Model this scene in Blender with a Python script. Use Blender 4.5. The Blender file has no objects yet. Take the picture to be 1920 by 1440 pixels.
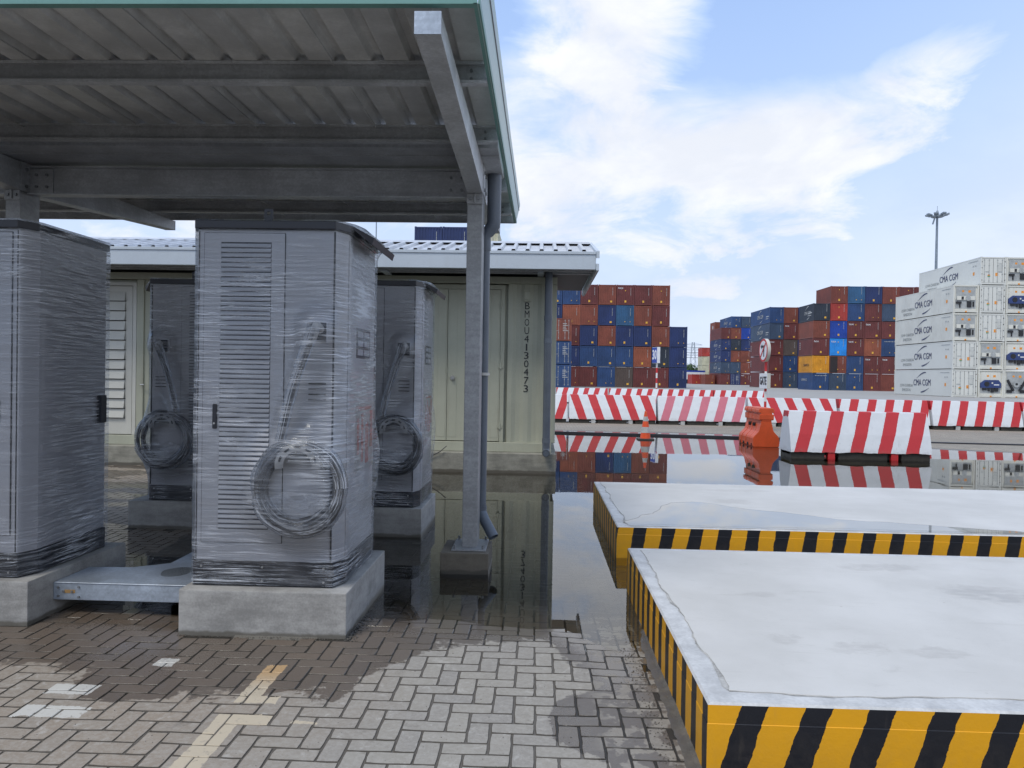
import bpy, bmesh, math, random
from mathutils import Vector, Matrix, noise as mn
random.seed(7)
S = bpy.context.scene
COL = S.collection

# ------------------------------------------------------------------ camera
def make_camera():
    yaw, pitch, roll = math.radians(2.0), math.radians(-0.6), math.radians(0.95)
    F = Vector((-math.sin(yaw)*math.cos(pitch), math.cos(yaw)*math.cos(pitch), math.sin(pitch)))
    R0 = F.cross(Vector((0, 0, 1))).normalized(); U0 = R0.cross(F)
    U = U0*math.cos(roll)-R0*math.sin(roll); R = R0*math.cos(roll)+U0*math.sin(roll)
    cd = bpy.data.cameras.new('camera'); cam = bpy.data.objects.new('camera', cd); COL.objects.link(cam)
    m = Matrix(((R.x, U.x, -F.x, 0), (R.y, U.y, -F.y, 0), (R.z, U.z, -F.z, 1.6), (0, 0, 0, 1)))
    cam.matrix_world = m
    cd.sensor_width = 36; cd.lens = 1441/1920*36
    cd.clip_start = 0.05; cd.clip_end = 9000
    S.camera = cam
make_camera()
S.view_settings.view_transform = 'Standard'; S.view_settings.look = 'None'
S.view_settings.gamma = 1; S.view_settings.use_curve_mapping = False
S.view_settings.exposure = 0.36
try:
    S.cycles.transparent_max_bounces = 24; S.cycles.max_bounces = 10
    S.cycles.caustics_reflective = False; S.cycles.caustics_refractive = False
except Exception: pass

# ------------------------------------------------------------------ node helper
class G:
    def __init__(s, tree): s.t = tree; s.n = tree.nodes; s.l = tree.links
    def node(s, typ, **kw):
        nd = s.n.new(typ)
        for k, v in kw.items(): setattr(nd, k, v)
        return nd
    def put(s, sock, v):
        if v is None: return
        if hasattr(v, 'is_output') or isinstance(v, bpy.types.NodeSocket): s.l.new(v, sock)
        else: sock.default_value = v
    def m(s, op, a, b=None, c=None, clamp=False):
        nd = s.node('ShaderNodeMath', operation=op); nd.use_clamp = clamp
        s.put(nd.inputs[0], a); s.put(nd.inputs[1], b); s.put(nd.inputs[2], c)
        return nd.outputs[0]
    def vm(s, op, a, b=None):
        nd = s.node('ShaderNodeVectorMath', operation=op); s.put(nd.inputs[0], a); s.put(nd.inputs[1], b)
        return nd.outputs[0]
    def sep(s, v):
        nd = s.node('ShaderNodeSeparateXYZ'); s.l.new(v, nd.inputs[0]); return nd.outputs
    def comb(s, x, y, z):
        nd = s.node('ShaderNodeCombineXYZ'); s.put(nd.inputs[0], x); s.put(nd.inputs[1], y); s.put(nd.inputs[2], z)
        return nd.outputs[0]
    def noise(s, vec, scale, detail=3, rough=.55, dist=0):
        nd = s.node('ShaderNodeTexNoise'); s.put(nd.inputs['Vector'], vec)
        nd.inputs['Scale'].default_value = scale; nd.inputs['Detail'].default_value = detail
        nd.inputs['Roughness'].default_value = rough; nd.inputs['Distortion'].default_value = dist
        return nd.outputs['Fac']
    def ss(s, v, a, b, lo=0., hi=1.):
        nd = s.node('ShaderNodeMapRange', interpolation_type='SMOOTHSTEP')
        s.put(nd.inputs[0], v)
        nd.inputs[1].default_value = a; nd.inputs[2].default_value = b
        nd.inputs[3].default_value = lo; nd.inputs[4].default_value = hi
        return nd.outputs[0]
    def mix(s, f, a, b, mode='MIX'):
        nd = s.node('ShaderNodeMix', data_type='RGBA', blend_type=mode); nd.clamp_factor = True
        def c4(v): return (*v, 1) if isinstance(v, tuple) and len(v) == 3 else v
        s.put(nd.inputs[0], f); s.put(nd.inputs[6], c4(a)); s.put(nd.inputs[7], c4(b))
        return nd.outputs[2]
    def ramp(s, f, stops, interp='LINEAR'):
        nd = s.node('ShaderNodeValToRGB'); e = nd.color_ramp.elements; nd.color_ramp.interpolation = interp
        while len(e) < len(stops): e.new(.5)
        for i, (p, c) in enumerate(stops):
            e[i].position = p; e[i].color = (c, c, c, 1) if not isinstance(c, tuple) else (*c, 1)
        s.l.new(f, nd.inputs[0]); return nd.outputs[0]
    def map(s, v, scale=(1, 1, 1), loc=(0, 0, 0), rot=(0, 0, 0)):
        nd = s.node('ShaderNodeMapping'); s.l.new(v, nd.inputs[0])
        nd.inputs['Location'].default_value = loc; nd.inputs['Rotation'].default_value = rot
        nd.inputs['Scale'].default_value = scale; return nd.outputs[0]
    def bump(s, h, strength=.3, dist=.01, normal=None):
        nd = s.node('ShaderNodeBump'); s.put(nd.inputs['Height'], h)
        nd.inputs['Strength'].default_value = strength; nd.inputs['Distance'].default_value = dist
        if normal is not None: s.l.new(normal, nd.inputs['Normal'])
        return nd.outputs[0]

# ------------------------------------------------------------------ world: Nishita sky with a cloud layer
SUN_EL, SUN_AZ = math.radians(58), math.radians(215)     # azimuth clockwise from +Y
def make_world():
    w = bpy.data.worlds.new('World'); S.world = w; w.use_nodes = True
    g = G(w.node_tree); g.n.clear()
    out = g.node('ShaderNodeOutputWorld'); bg = g.node('ShaderNodeBackground')
    sky = g.node('ShaderNodeTexSky', sky_type='NISHITA'); sky.sun_disc = False
    sky.sun_elevation = SUN_EL; sky.sun_rotation = SUN_AZ
    sky.air_density = 1.0; sky.dust_density = 1.2; sky.ozone_density = 2.0
    tc = g.node('ShaderNodeTexCoord'); d = g.vm('NORMALIZE', tc.outputs['Generated'])
    x, y, z = g.sep(d)
    az = g.m('ARCTAN2', x, y); el = g.m('ARCSINE', z)
    zz = g.m('MAXIMUM', z, 0.0)
    q = g.m('ADD', zz, .22)
    p = g.comb(g.m('DIVIDE', x, q), g.m('DIVIDE', y, q), 0.)
    n1 = g.noise(g.map(p, (1, 1, 1), (3.1, 1.7, 0)), 1.5, 8, .6, .35)
    n2 = g.noise(g.map(d, (1, 1, 2.2), (.3, .9, .4)), 7.5, 7, .62, .5)
    n3 = g.noise(g.map(d, (1, 1, 1), (5.3, .9, .4)), 2.4, 5, .6, .6)
    # the large cloud bodies in view: azimuth, elevation, half widths, tilt, weight
    blobs = [(.085, .44, .11, .15, -.10, 1.25), (.00, .33, .12, .08, 0, 1.0), (.06, .265, .25, .105, 0, 1.1), (-.02, .20, .14, .10, 0, .9),
             (.25, .270, .20, .075, .08, 1.05), (.40, .315, .12, .048, .50, .80), (.29, .205, .15, .045, -.10, .95), (.14, .19, .22, .055, 0, .95),
             (-.1, .25, .16, .12, 0, .8), (.22, .125, .22, .026, 0, .75), (.05, .11, .18, .03, 0, .7), (-.5, .2, .3, .1, 0, .8), (-.35, .55, .22, .12, 0, .6),
             (.62, .16, .14, .05, 0, .35), (1.1, .3, .3, .12, 0, .6), (1.6, .4, .3, .15, 0, .6), (-1.2, .4, .4, .15, 0, .7)]
    wz = g.m('MULTIPLY', g.m('SUBTRACT', n3, .5), .12)
    wy = g.m('MULTIPLY', g.m('SUBTRACT', n2, .5), .12)
    azw = g.m('ADD', az, wz); elw = g.m('ADD', el, wy)
    tot = None
    for (a, e, ra, re, tl, wt) in blobs:
        dx = g.m('SUBTRACT', azw, a); dy = g.m('SUBTRACT', elw, e)
        dy2 = g.m('SUBTRACT', dy, g.m('MULTIPLY', dx, tl))
        r = g.m('ADD', g.m('POWER', g.m('ABSOLUTE', g.m('DIVIDE', dx, ra)), 2.), g.m('POWER', g.m('ABSOLUTE', g.m('DIVIDE', dy2, re)), 2.))
        v = g.m('MULTIPLY', g.ss(r, 0., 2.5, 1., 0.), wt)
        tot = v if tot is None else g.m('MAXIMUM', tot, v)
    back = g.ss(y, .25, -.2, 0., .80)                       # the rest of the sky stays broken cloud
    high = g.ss(el, .6, .95, 0., .72)
    tot = g.m('MAXIMUM', tot, g.m('MAXIMUM', back, high))
    nn = g.m('ADD', g.m('MULTIPLY', n1, .45), g.m('MULTIPLY', n2, .55))
    den = g.ss(g.m('ADD', tot, g.m('MULTIPLY', g.m('SUBTRACT', nn, .5), 3.0)), .02, 1.30)
    veil = g.m('MULTIPLY', g.ss(el, .62, .0, .06, .70), 1.)
    right = g.ss(az, .2, .8, 0., .22)
    den = g.m('MAXIMUM', g.m('MULTIPLY', den, .93), g.m('ADD', veil, right))
    shade = g.ss(g.noise(g.map(d, (1, 1, 1.8), (2, 7, 1)), 5.5, 6, .6, .3), .35, .65)
    cl = g.mix(shade, (7.7, 7.95, 8.5), (9.2, 9.25, 9.4))
    thin = g.mix(g.ss(den, .30, .95), (6.4, 7.9, 10.2), cl)
    blue = g.mix(.75, sky.outputs[0], (3.5, 5.4, 9.6))
    colr = g.mix(den, blue, thin)
    g.l.new(colr, bg.inputs[0]); bg.inputs[1].default_value = .09
    g.l.new(bg.outputs[0], out.inputs[0])
make_world()
def make_sun():
    ld = bpy.data.lights.new('sun', 'SUN'); ld.energy = 1.5; ld.angle = math.radians(20); ld.color = (1, .93, .82)
    o = bpy.data.objects.new('sun', ld); COL.objects.link(o)
    dirv = Vector((math.sin(SUN_AZ)*math.cos(SUN_EL), math.cos(SUN_AZ)*math.cos(SUN_EL), math.sin(SUN_EL)))
    o.rotation_euler = dirv.to_track_quat('Z', 'Y').to_euler(); o.location = (0, -20, 40)
make_sun()

# ------------------------------------------------------------------ materials
def lin(r, g, b):
    f = lambda c: ((c/255+.055)/1.055)**2.4 if c > 10 else c/255/12.92
    return (f(r), f(g), f(b))
def newmat(name):
    m = bpy.data.materials.new(name); m.use_nodes = True; g = G(m.node_tree); g.n.clear()
    out = g.node('ShaderNodeOutputMaterial'); return m, g, out
def principled(g, out, col, rough=.6, metal=0., normal=None, spec=None):
    p = g.node('ShaderNodeBsdfPrincipled')
    g.put(p.inputs['Base Color'], (*col, 1) if isinstance(col, tuple) else col)
    g.put(p.inputs['Roughness'], rough); g.put(p.inputs['Metallic'], metal)
    if spec is not None: p.inputs['Specular IOR Level'].default_value = spec
    if normal is not None: g.l.new(normal, p.inputs['Normal'])
    if out is not None: g.l.new(p.outputs[0], out.inputs[0])
    return p
def paint(name, col, rough=.5, metal=0., var=.12, scale=3., dirt=.0, dirtcol=(.12, .1, .08), bump=.02, streak=False, grain=60):
    """painted or bare surface: broad tone variation, fine grain, optional grime"""
    m, g, out = newmat(name)
    tc = g.node('ShaderNodeTexCoord').outputs['Object']
    oi = g.node('ShaderNodeObjectInfo').outputs['Random']
    v = g.vm('ADD', tc, g.comb(g.m('MULTIPLY', oi, 37.), g.m('MULTIPLY', oi, 11.), 0.))
    a = g.noise(v, scale, 5, .6); b = g.noise(v, grain, 3, .6)
    t = g.m('ADD', g.m('MULTIPLY', a, .7), g.m('MULTIPLY', b, .3))
    lo = tuple(c*(1-var*2) for c in col); hi = tuple(min(1, c*(1+var*1.3)) for c in col)
    c = g.mix(g.ss(t, .3, .7), lo, hi)
    if dirt:
        sv = g.map(v, (6, 6, .5) if streak else (1, 1, 1))
        dn = g.noise(sv, 2.2, 6, .65)
        c = g.mix(g.m('MULTIPLY', g.ss(dn, .52, .75), dirt), c, dirtcol)
    r = g.m('ADD', rough-.08, g.m('MULTIPLY', a, .16))
    nrm = g.bump(t, bump*5, .004) if bump else None
    principled(g, out, c, r, metal, nrm); return m
def steel(name, col, rough=.42, metal=.7, spangle=.11):
    m, g, out = newmat(name)
    tc = g.node('ShaderNodeTexCoord').outputs['Object']
    vo = g.node('ShaderNodeTexVoronoi'); g.l.new(tc, vo.inputs['Vector']); vo.inputs['Scale'].default_value = 70
    vs = g.sep(vo.outputs['Color'])[0]
    a = g.noise(tc, 2.6, 6, .65); b = g.noise(g.map(tc, (1, 1, 8)), 4, 4, .6)
    t = g.m('ADD', g.m('ADD', g.m('MULTIPLY', a, .55), g.m('MULTIPLY', b, .25)), g.m('MULTIPLY', vs, spangle*.8))
    c = g.mix(g.ss(t, .3, .75), tuple(x*.62 for x in col), tuple(min(1, x*1.2) for x in col))
    r = g.m('ADD', rough-.1, g.m('MULTIPLY', t, .25))
    principled(g, out, c, r, metal, g.bump(a, .15, .004)); return m
def concrete(name, col, dark=(.12, .11, .10), wetline=0., scale=4.):
    m, g, out = newmat(name)
    ob = g.node('ShaderNodeTexCoord').outputs['Object']
    geo = g.node('ShaderNodeNewGeometry').outputs['Position']
    a = g.noise(geo, scale, 6, .65); b = g.noise(g.map(geo, (1, 1, 5)), 3.5, 5, .6); c2 = g.noise(geo, 90, 3, .6)
    t = g.m('ADD', g.m('ADD', g.m('MULTIPLY', a, .5), g.m('MULTIPLY', b, .3)), g.m('MULTIPLY', c2, .2))
    sm = g.ss(g.noise(g.map(geo, (1, 1, 4.5)), 6, 7, .72), .50, .72)
    c = g.mix(g.ss(t, .34, .66), tuple(x*.60 for x in col), tuple(min(1, x*1.18) for x in col))
    c = g.mix(g.m('MULTIPLY', sm, .35), c, tuple(x*.55 for x in col))
    vo = g.node('ShaderNodeTexVoronoi'); g.l.new(geo, vo.inputs['Vector']); vo.inputs['Scale'].default_value = 26
    pit = g.ss(vo.outputs['Distance'], .05, .02)
    pit = g.m('MULTIPLY', pit, g.ss(g.noise(geo, 7, 2), .58, .6))
    c = g.mix(g.m('MULTIPLY', pit, .7), c, dark)
    rough = .85
    if wetline:
        z = g.sep(geo)[2]
        edge = g.m('ADD', z, g.m('MULTIPLY', g.m('SUBTRACT', g.noise(g.map(geo, (1, 1, .2)), 9, 4), .5), .04))
        w = g.ss(edge, wetline+.012, wetline-.008)
        c = g.mix(g.m('MULTIPLY', w, .8), c, dark)
        rough = g.ss(w, 0, 1, .85, .35)
    principled(g, out, c, rough, 0, g.bump(g.m('SUBTRACT', t, g.m('MULTIPLY', pit, .5)), .35, .006)); return m

MAT = {}
MAT['galv'] = steel('galvanised_steel', (.40, .41, .42), .45, .45)
MAT['galv_dark'] = steel('galvanised_beam', (.60, .62, .65), .42, .12)
MAT['galv_light'] = steel('galvanised_lid', (.50, .57, .66), .40, .45)
MAT['deck'] = steel('roof_sheet_underside', (.76, .765, .755), .36, .12, .05)
MAT['roofmetal'] = steel('roof_sheet_zinc', (.74, .76, .79), .4, .15, .04)
MAT['soffit'] = paint('soffit_sheet', (.10, .105, .11), .6)
MAT['green'] = paint('green_flashing', (.15, .32, .29), .4, 0, .06, 2)
MAT['greenpale'] = paint('pale_green_flashing', (.42, .55, .54), .35, 0, .08, 2, .3, (.5, .55, .55))
MAT['pvc'] = paint('grey_pvc', (.105, .125, .155), .38, 0, .10, 2, .15, (.2, .2, .2))
MAT['concrete'] = concrete('plinth_concrete', (.36, .355, .34), (.10, .09, .07), .03)
MAT['footing'] = concrete('footing_concrete', (.155, .135, .105), (.045, .04, .03), .03)
MAT['mortar'] = concrete('mortar', (.13, .122, .108), (.08, .07, .06), .012, 14)
MAT['sub_concrete'] = concrete('substation_plinth_concrete', (.28, .275, .235), (.07, .06, .045), .045)
MAT['cab'] = paint('cabinet_paint', (.47, .475, .50), .42, 0, .03, 2, bump=.01)
MAT['cab_dark'] = paint('cabinet_side_paint', (.21, .22, .245), .40, 0, .03, 2, bump=.01)
MAT['cab_black'] = paint('cabinet_black', (.018, .02, .028), .38, 0, .1, 3)
MAT['gap'] = paint('dark_gap', (.012, .012, .014), .8)
MAT['louvre'] = paint('louvre_paint', (.47, .485, .52), .4, 0, .03, 2, bump=0)
MAT['rubber'] = paint('cable_rubber', (.02, .021, .027), .4)
MAT['bracket'] = paint('bracket_paint', (.36, .36, .36), .5)
MAT['white'] = paint('white_paint', (.74, .76, .78), .5, 0, .05, 2)
MAT['offwhite'] = paint('fascia_paint', (.50, .56, .62), .45, 0, .04, 1.5, .15, (.4, .42, .42), streak=True)
MAT['red'] = paint('red_paint', (.50, .02, .022), .5, 0, .08, 2)
MAT['redlabel'] = paint('red_label', (.36, .10, .08), .5)
MAT['blue'] = paint('blue_paint', (.02, .06, .36), .4)
MAT['black'] = paint('black_paint', (.015, .016, .02), .5)
MAT['navytext'] = paint('navy_lettering', (.035, .045, .12), .5)
MAT['yellow'] = paint('yellow_label', (.75, .42, .05), .5)
MAT['orange_label'] = paint('orange_label', (.80, .30, .03), .5)
MAT['tide'] = paint('tide_mark', (.27, .265, .25), .5, 0, .2, 9)
MAT['bronze'] = paint('bronze_tag', (.36, .22, .09), .5)
MAT['green_label'] = paint('green_label', (.05, .32, .16), .5)
MAT['sub_wall'] = paint('substation_wall_paint', (.40, .41, .325), .5, 0, .06, 1.2, .28, (.25, .23, .15), .01, True)
MAT['sub_door'] = paint('substation_door_paint', (.43, .44, .35), .48, 0, .04, 1.5, .18, (.22, .16, .09), .01, True)
MAT['cream'] = paint('cream_paint', (.55, .55, .50), .45, 0, .04, 1.5)
MAT['chrome'] = paint('bolt_metal', (.55, .55, .54), .3, .8)
MAT['bolt'] = paint('galvanised_bolt', (.26, .27, .28), .45, .6)
MAT['orangeplastic'] = paint('orange_plastic', (.62, .085, .018), .42, 0, .08, 3, .25, (.35, .06, .02))
MAT['coneorange'] = paint('cone_orange', (.75, .09, .02), .45, 0, .08, 6)
MAT['conewhite'] = paint('cone_reflective', (.45, .46, .45), .5, 0, .1, 9)
MAT['conebase'] = paint('cone_base', (.06, .055, .05), .6)
MAT['barrierbase'] = concrete('barrier_base', (.045, .042, .035), (.015, .014, .012), 0, 9)
MAT['foliage'] = paint('foliage', (.05, .10, .03), .7, 0, .3, .8)
MAT['bark'] = paint('bark', (.08, .06, .04), .9)
MAT['mast'] = paint('mast_steel', (.24, .29, .34), .5, .3)
MAT['whitebox'] = paint('reefer_white', (.66, .66, .60), .5, 0, .06, .5, .45, (.38, .28, .17), .01, True)
MAT['whiteside'] = paint('reefer_side_white', (.66, .67, .63), .5, 0, .03, .3, .12, (.45, .42, .36), 0)
MAT['unitgrey'] = paint('reefer_unit_grey', (.38, .40, .40), .5)
MAT['unitblue'] = paint('reefer_unit_blue', (.025, .05, .17), .45)

# container colours
CC = {'maroon': (.140, .034, .032), 'rust': (.215, .060, .038), 'orange rust': (.29, .085, .045), 'red': (.38, .045, .035),
      'navy': (.018, .036, .125), 'blue': (.024, .064, .175), 'teal blue': (.030, .105, .22), 'slate blue': (.045, .075, .13),
      'dark slate': (.026, .036, .055), 'bright blue': (.012, .06, .36), 'sky blue': (.02, .27, .75), 'grey brown': (.10, .075, .065),
      'yellow': (.62, .27, .015), 'black': (.020, .014, .015), 'cream': (.50, .49, .36), 'brown': (.19, .05, .035)}
for k, c in CC.items():
    MAT['c_'+k] = paint('container_'+k.replace(' ', '_'), c, .55, 0, .14, .55, .22, tuple(x*.45+.03 for x in c), .01, True, 6)

def stripe_mat(name, ca, cb, period, duty, slope, axis='x', phase=0., wob=.012, rough=.45, wear=.12, zoff=0.):
    m, g, out = newmat(name)
    tc = g.node('ShaderNodeTexCoord').outputs['Object']; x, y, z = g.sep(tc)
    nz = g.m('MULTIPLY', g.m('SUBTRACT', g.noise(tc, 14, 4, .6), .5), wob*2)
    nz2 = g.m('MULTIPLY', g.m('SUBTRACT', g.noise(tc, 2.5, 2, .6), .5), wob*2)
    u = g.m('ADD', g.m('ADD', x if axis == 'x' else y, g.m('MULTIPLY', z, slope)), g.m('ADD', g.m('ADD', nz, nz2), phase))
    fr = g.m('FRACT', g.m('ADD', g.m('DIVIDE', u, period), 50.))
    k = g.m('LESS_THAN', fr, duty)
    w = g.ss(g.noise(tc, 5, 6, .65), .35, .7)
    f = g.noise(tc, 40, 4, .6)
    a = g.mix(g.m('MULTIPLY', w, wear*2), ca, tuple(x*.72 for x in ca)); b = g.mix(g.m('MULTIPLY', w, wear*2), cb, tuple(x*.7+.02 for x in cb))
    c = g.mix(k, b, a)
    dn = g.ss(g.noise(g.map(tc, (5, 5, .8)), 2.4, 6, .7), .60, .80)
    c = g.mix(g.m('MULTIPLY', dn, .40 if 'stripes' in name else .16), c, (.20, .17, .13))
    low = g.m('MULTIPLY', g.ss(g.m('ADD', z, g.m('MULTIPLY', g.m('SUBTRACT', g.noise(tc, 7, 5, .7), .5), .25)), .26, .06), g.ss(g.noise(tc, 18, 4, .7), .3, .6))
    c = g.mix(g.m('MULTIPLY', low, .38 if 'stripes' in name else .10), c, (.16, .13, .10))
    scr = g.m('MULTIPLY', g.ss(g.noise(g.map(tc, (1, 1, 6), (0, 0, 0), (.0, .3, 0)), 9, 5, .75), .66, .72), .5 if 'stripes' in name else .2)
    c = g.mix(scr, c, (.30, .28, .25))
    nz3 = g.m('ADD', g.m('MULTIPLY', w, .4), g.m('MULTIPLY', f, .3))
    principled(g, out, c, g.m('ADD', rough-.1, g.m('MULTIPLY', f, .25)), 0, g.bump(g.m('ADD', nz3, g.m('MULTIPLY', k, .15)), .3, .005)); return m
WHT = (.66, .69, .72); RD = (.50, .022, .028); PK = (.56, .16, .21)
MAT['st_near'] = stripe_mat('stripes_near', RD, WHT, .565, .47, -.33, 'x', -.02)
MAT['st_r'] = stripe_mat('stripes_right', RD, WHT, .60, .48, .36, 'x', .22)
MAT['st_l'] = stripe_mat('stripes_left', RD, WHT, .60, .47, -.33, 'x', -.10)
MAT['st_p'] = stripe_mat('stripes_faded', PK, WHT, .60, .47, -.33, 'x', -.02)
MAT['st_back'] = stripe_mat('stripes_back', RD, WHT, .60, .47, -.33, 'x', -.10)
YL = (.80, .385, .010); BK = (.010, .011, .016)
MAT['hz_frontA'] = stripe_mat('hazard_front_near', BK, YL, .2495, .42, -.33, 'x', -.032, .013, .38, .10)
MAT['hz_sideA'] = stripe_mat('hazard_side_near', BK, YL, .228, .46, -.03, 'y', .02, .008, .38, .10)
MAT['hz_frontB'] = stripe_mat('hazard_front_far', BK, YL, .2505, .46, -.17, 'x', .145, .013, .38, .10)
MAT['hz_sideB'] = stripe_mat('hazard_side_far', BK, YL, .24, .46, -.03, 'y', .0, .008, .38, .10)
MAT['pole_rw'] = None
def bands_mat(name, ca, cb, period, duty, phase=0.):
    m, g, out = newmat(name); z = g.sep(g.node('ShaderNodeTexCoord').outputs['Object'])[2]
    k = g.m('LESS_THAN', g.m('FRACT', g.m('ADD', g.m('DIVIDE', z, period), 20+phase)), duty)
    principled(g, out, g.mix(k, cb, ca), .5); return m
MAT['pole_rw'] = bands_mat('red_white_pole', (.55, .03, .03), (.72, .72, .7), .62, .5)

def slabtop_mat():
    m, g, out = newmat('slab_top_screed')
    geo = g.node('ShaderNodeNewGeometry').outputs['Position']
    a = g.noise(geo, 1.1, 6, .6); b = g.noise(g.map(geo, (1, 1.6, 1)), 6, 6, .7, .5); c2 = g.noise(geo, 70, 3)
    c = g.mix(g.ss(a, .3, .7), (.50, .49, .46), (.595, .585, .555))
    c = g.mix(g.m('MULTIPLY', g.ss(b, .58, .78), .35), c, (.36, .35, .32))
    c = g.mix(g.m('MULTIPLY', g.ss(c2, .6, .75), .12), c, (.3, .3, .29))
    x, y, z = g.sep(geo)
    wv = g.m('ADD', g.m('MULTIPLY', g.m('SUBTRACT', g.noise(geo, 2.2, 4, .6), .5), .55), g.m('MULTIPLY', g.m('SUBTRACT', g.noise(geo, 12, 6, .75), .5), .30))
    wv2 = g.m('MULTIPLY', g.m('SUBTRACT', g.noise(g.vm('ADD', geo, g.comb(4., 7., 0.)), 4, 6, .75), .5), .40)
    tot = None
    for (sx, sy, rx, ry, wt) in [(2.75, 4.75, .26, .20, .75), (2.35, 5.35, .26, .10, .5), (1.55, 3.72, .14, .09, .45), (1.15, 3.85, .11, .08, .4), (1.9, 3.7, .2, .08, .45),
                                 (1.05, 9.35, .40, .20, .8), (2.1, 8.35, .28, .14, .7), (2.35, 9.2, .45, .13, .5), (3.9, 6.9, .6, .08, .7), (1.3, 4.6, .12, .05, .35)]:
        dx = g.m('DIVIDE', g.m('ADD', g.m('SUBTRACT', x, sx), wv), rx); dy = g.m('DIVIDE', g.m('ADD', g.m('SUBTRACT', y, sy), wv2), ry)
        v = g.m('MULTIPLY', g.ss(g.m('ADD', g.m('MULTIPLY', dx, dx), g.m('MULTIPLY', dy, dy)), .15, 1.4, 1., 0.), wt)
        tot = v if tot is None else g.m('MAXIMUM', tot, v)
    tr_ = g.noise(g.map(geo, (.5, 5, 1), (0, 0, 0), (0, 0, .35)), 2.2, 6, .75, .6); c = g.mix(g.m('MULTIPLY', g.ss(tr_, .56, .72), .30), c, (.36, .34, .30))
    vo = g.node('ShaderNodeTexVoronoi'); g.l.new(geo, vo.inputs['Vector']); vo.inputs['Scale'].default_value = 9
    c = g.mix(g.m('MULTIPLY', g.m('MULTIPLY', g.ss(vo.outputs['Distance'], .10, .03), g.ss(g.noise(geo, 2.5, 3), .52, .6)), .55), c, (.30, .27, .22))
    tot = g.m('MULTIPLY', tot, g.ss(g.noise(g.map(geo, (1, 2.5, 1)), 9, 6, .75), .32, .62))
    c = g.mix(g.m('MULTIPLY', tot, .78), c, (.28, .255, .215))
    principled(g, out, c, g.ss(tot, 0., .8, .62, .3), 0, g.bump(g.m('ADD', b, g.m('MULTIPLY', c2, .3)), .2, .004)); return m
MAT['slabtop'] = slabtop_mat()
MAT['slabrim'] = paint('slab_rim', (.54, .545, .54), .6, 0, .12, 6, .35, (.40, .40, .38), .05)
MAT['slabline'] = paint('slab_dirt_line', (.40, .395, .375), .8, 0, .25, 9)

def wet_mask(g, pos):
    """1 where the paving is wet (world X, Y), used by bricks and joint sand"""
    x, y, z = g.sep(pos)
    n = g.m('ADD', g.m('MULTIPLY', g.m('SUBTRACT', g.noise(pos, 3.2, 6, .65, .6), .5), .75), g.m('MULTIPLY', g.m('SUBTRACT', g.noise(pos, 16, 6, .72), .5), .42))
    u = g.m('DIVIDE', g.m('ADD', x, 3.6), 4.6)
    pts = [(-3.6, 4.02), (-3.0, 3.95), (-2.45, 3.98), (-2.2, 3.86), (-1.9, 3.72), (-1.65, 3.66), (-1.3, 3.78), (-.98, 3.70), (-.80, 4.10),
           (-.60, 4.42), (.05, 4.62), (.24, 4.42), (.32, 4.18), (.20, 3.92), (.12, 3.62), (.18, 3.30), (.24, 2.9), (.32, 2.0)]
    # x -> boundary y ; the strip right of the dry area is wet right down to the camera
    st = [((p[0]+3.6)/4.6, (p[1]-1.5)/4) for p in pts if p[0] <= .06] + [((.30+3.6)/4.6, (4.15-1.5)/4), ((.34+3.6)/4.6, (2.2-1.5)/4)]
    yb = g.m('ADD', g.m('MULTIPLY', g.ramp(u, st), 4.), 1.5)
    main = g.m('SUBTRACT', y, yb)
    # bite in the right side of the dry area
    dx = g.m('DIVIDE', g.m('SUBTRACT', x, .32), .26); dy = g.m('DIVIDE', g.m('SUBTRACT', y, 3.55), .38)
    bite = g.ss(g.m('ADD', g.m('MULTIPLY', dx, dx), g.m('MULTIPLY', dy, dy)), 1.6, .4, -.3, .2)
    dx = g.m('DIVIDE', g.m('SUBTRACT', x, -2.0), .35); dy = g.m('DIVIDE', g.m('SUBTRACT', y, 3.80), .22)
    bite2 = g.ss(g.m('ADD', g.m('MULTIPLY', dx, dx), g.m('MULTIPLY', dy, dy)), 1.6, .4, -.3, .12)
    main = g.m('MAXIMUM', g.m('MAXIMUM', main, bite), bite2)
    # dry islands far left between the cabinets
    far = g.m('MULTIPLY', g.ss(x, -3.9, -4.4), g.ss(y, 6.8, 7.6))
    main = g.m('SUBTRACT', main, g.m('MULTIPLY', g.m('MULTIPLY', far, g.ss(g.noise(g.map(pos, (.5, 1, 1)), 1.6, 4), .46, .54)), 9.))
    rightwet = g.m('MULTIPLY', g.ss(x, .30, .42), -.0)
    return g.ss(g.m('ADD', main, n), -.025, .03)
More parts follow.
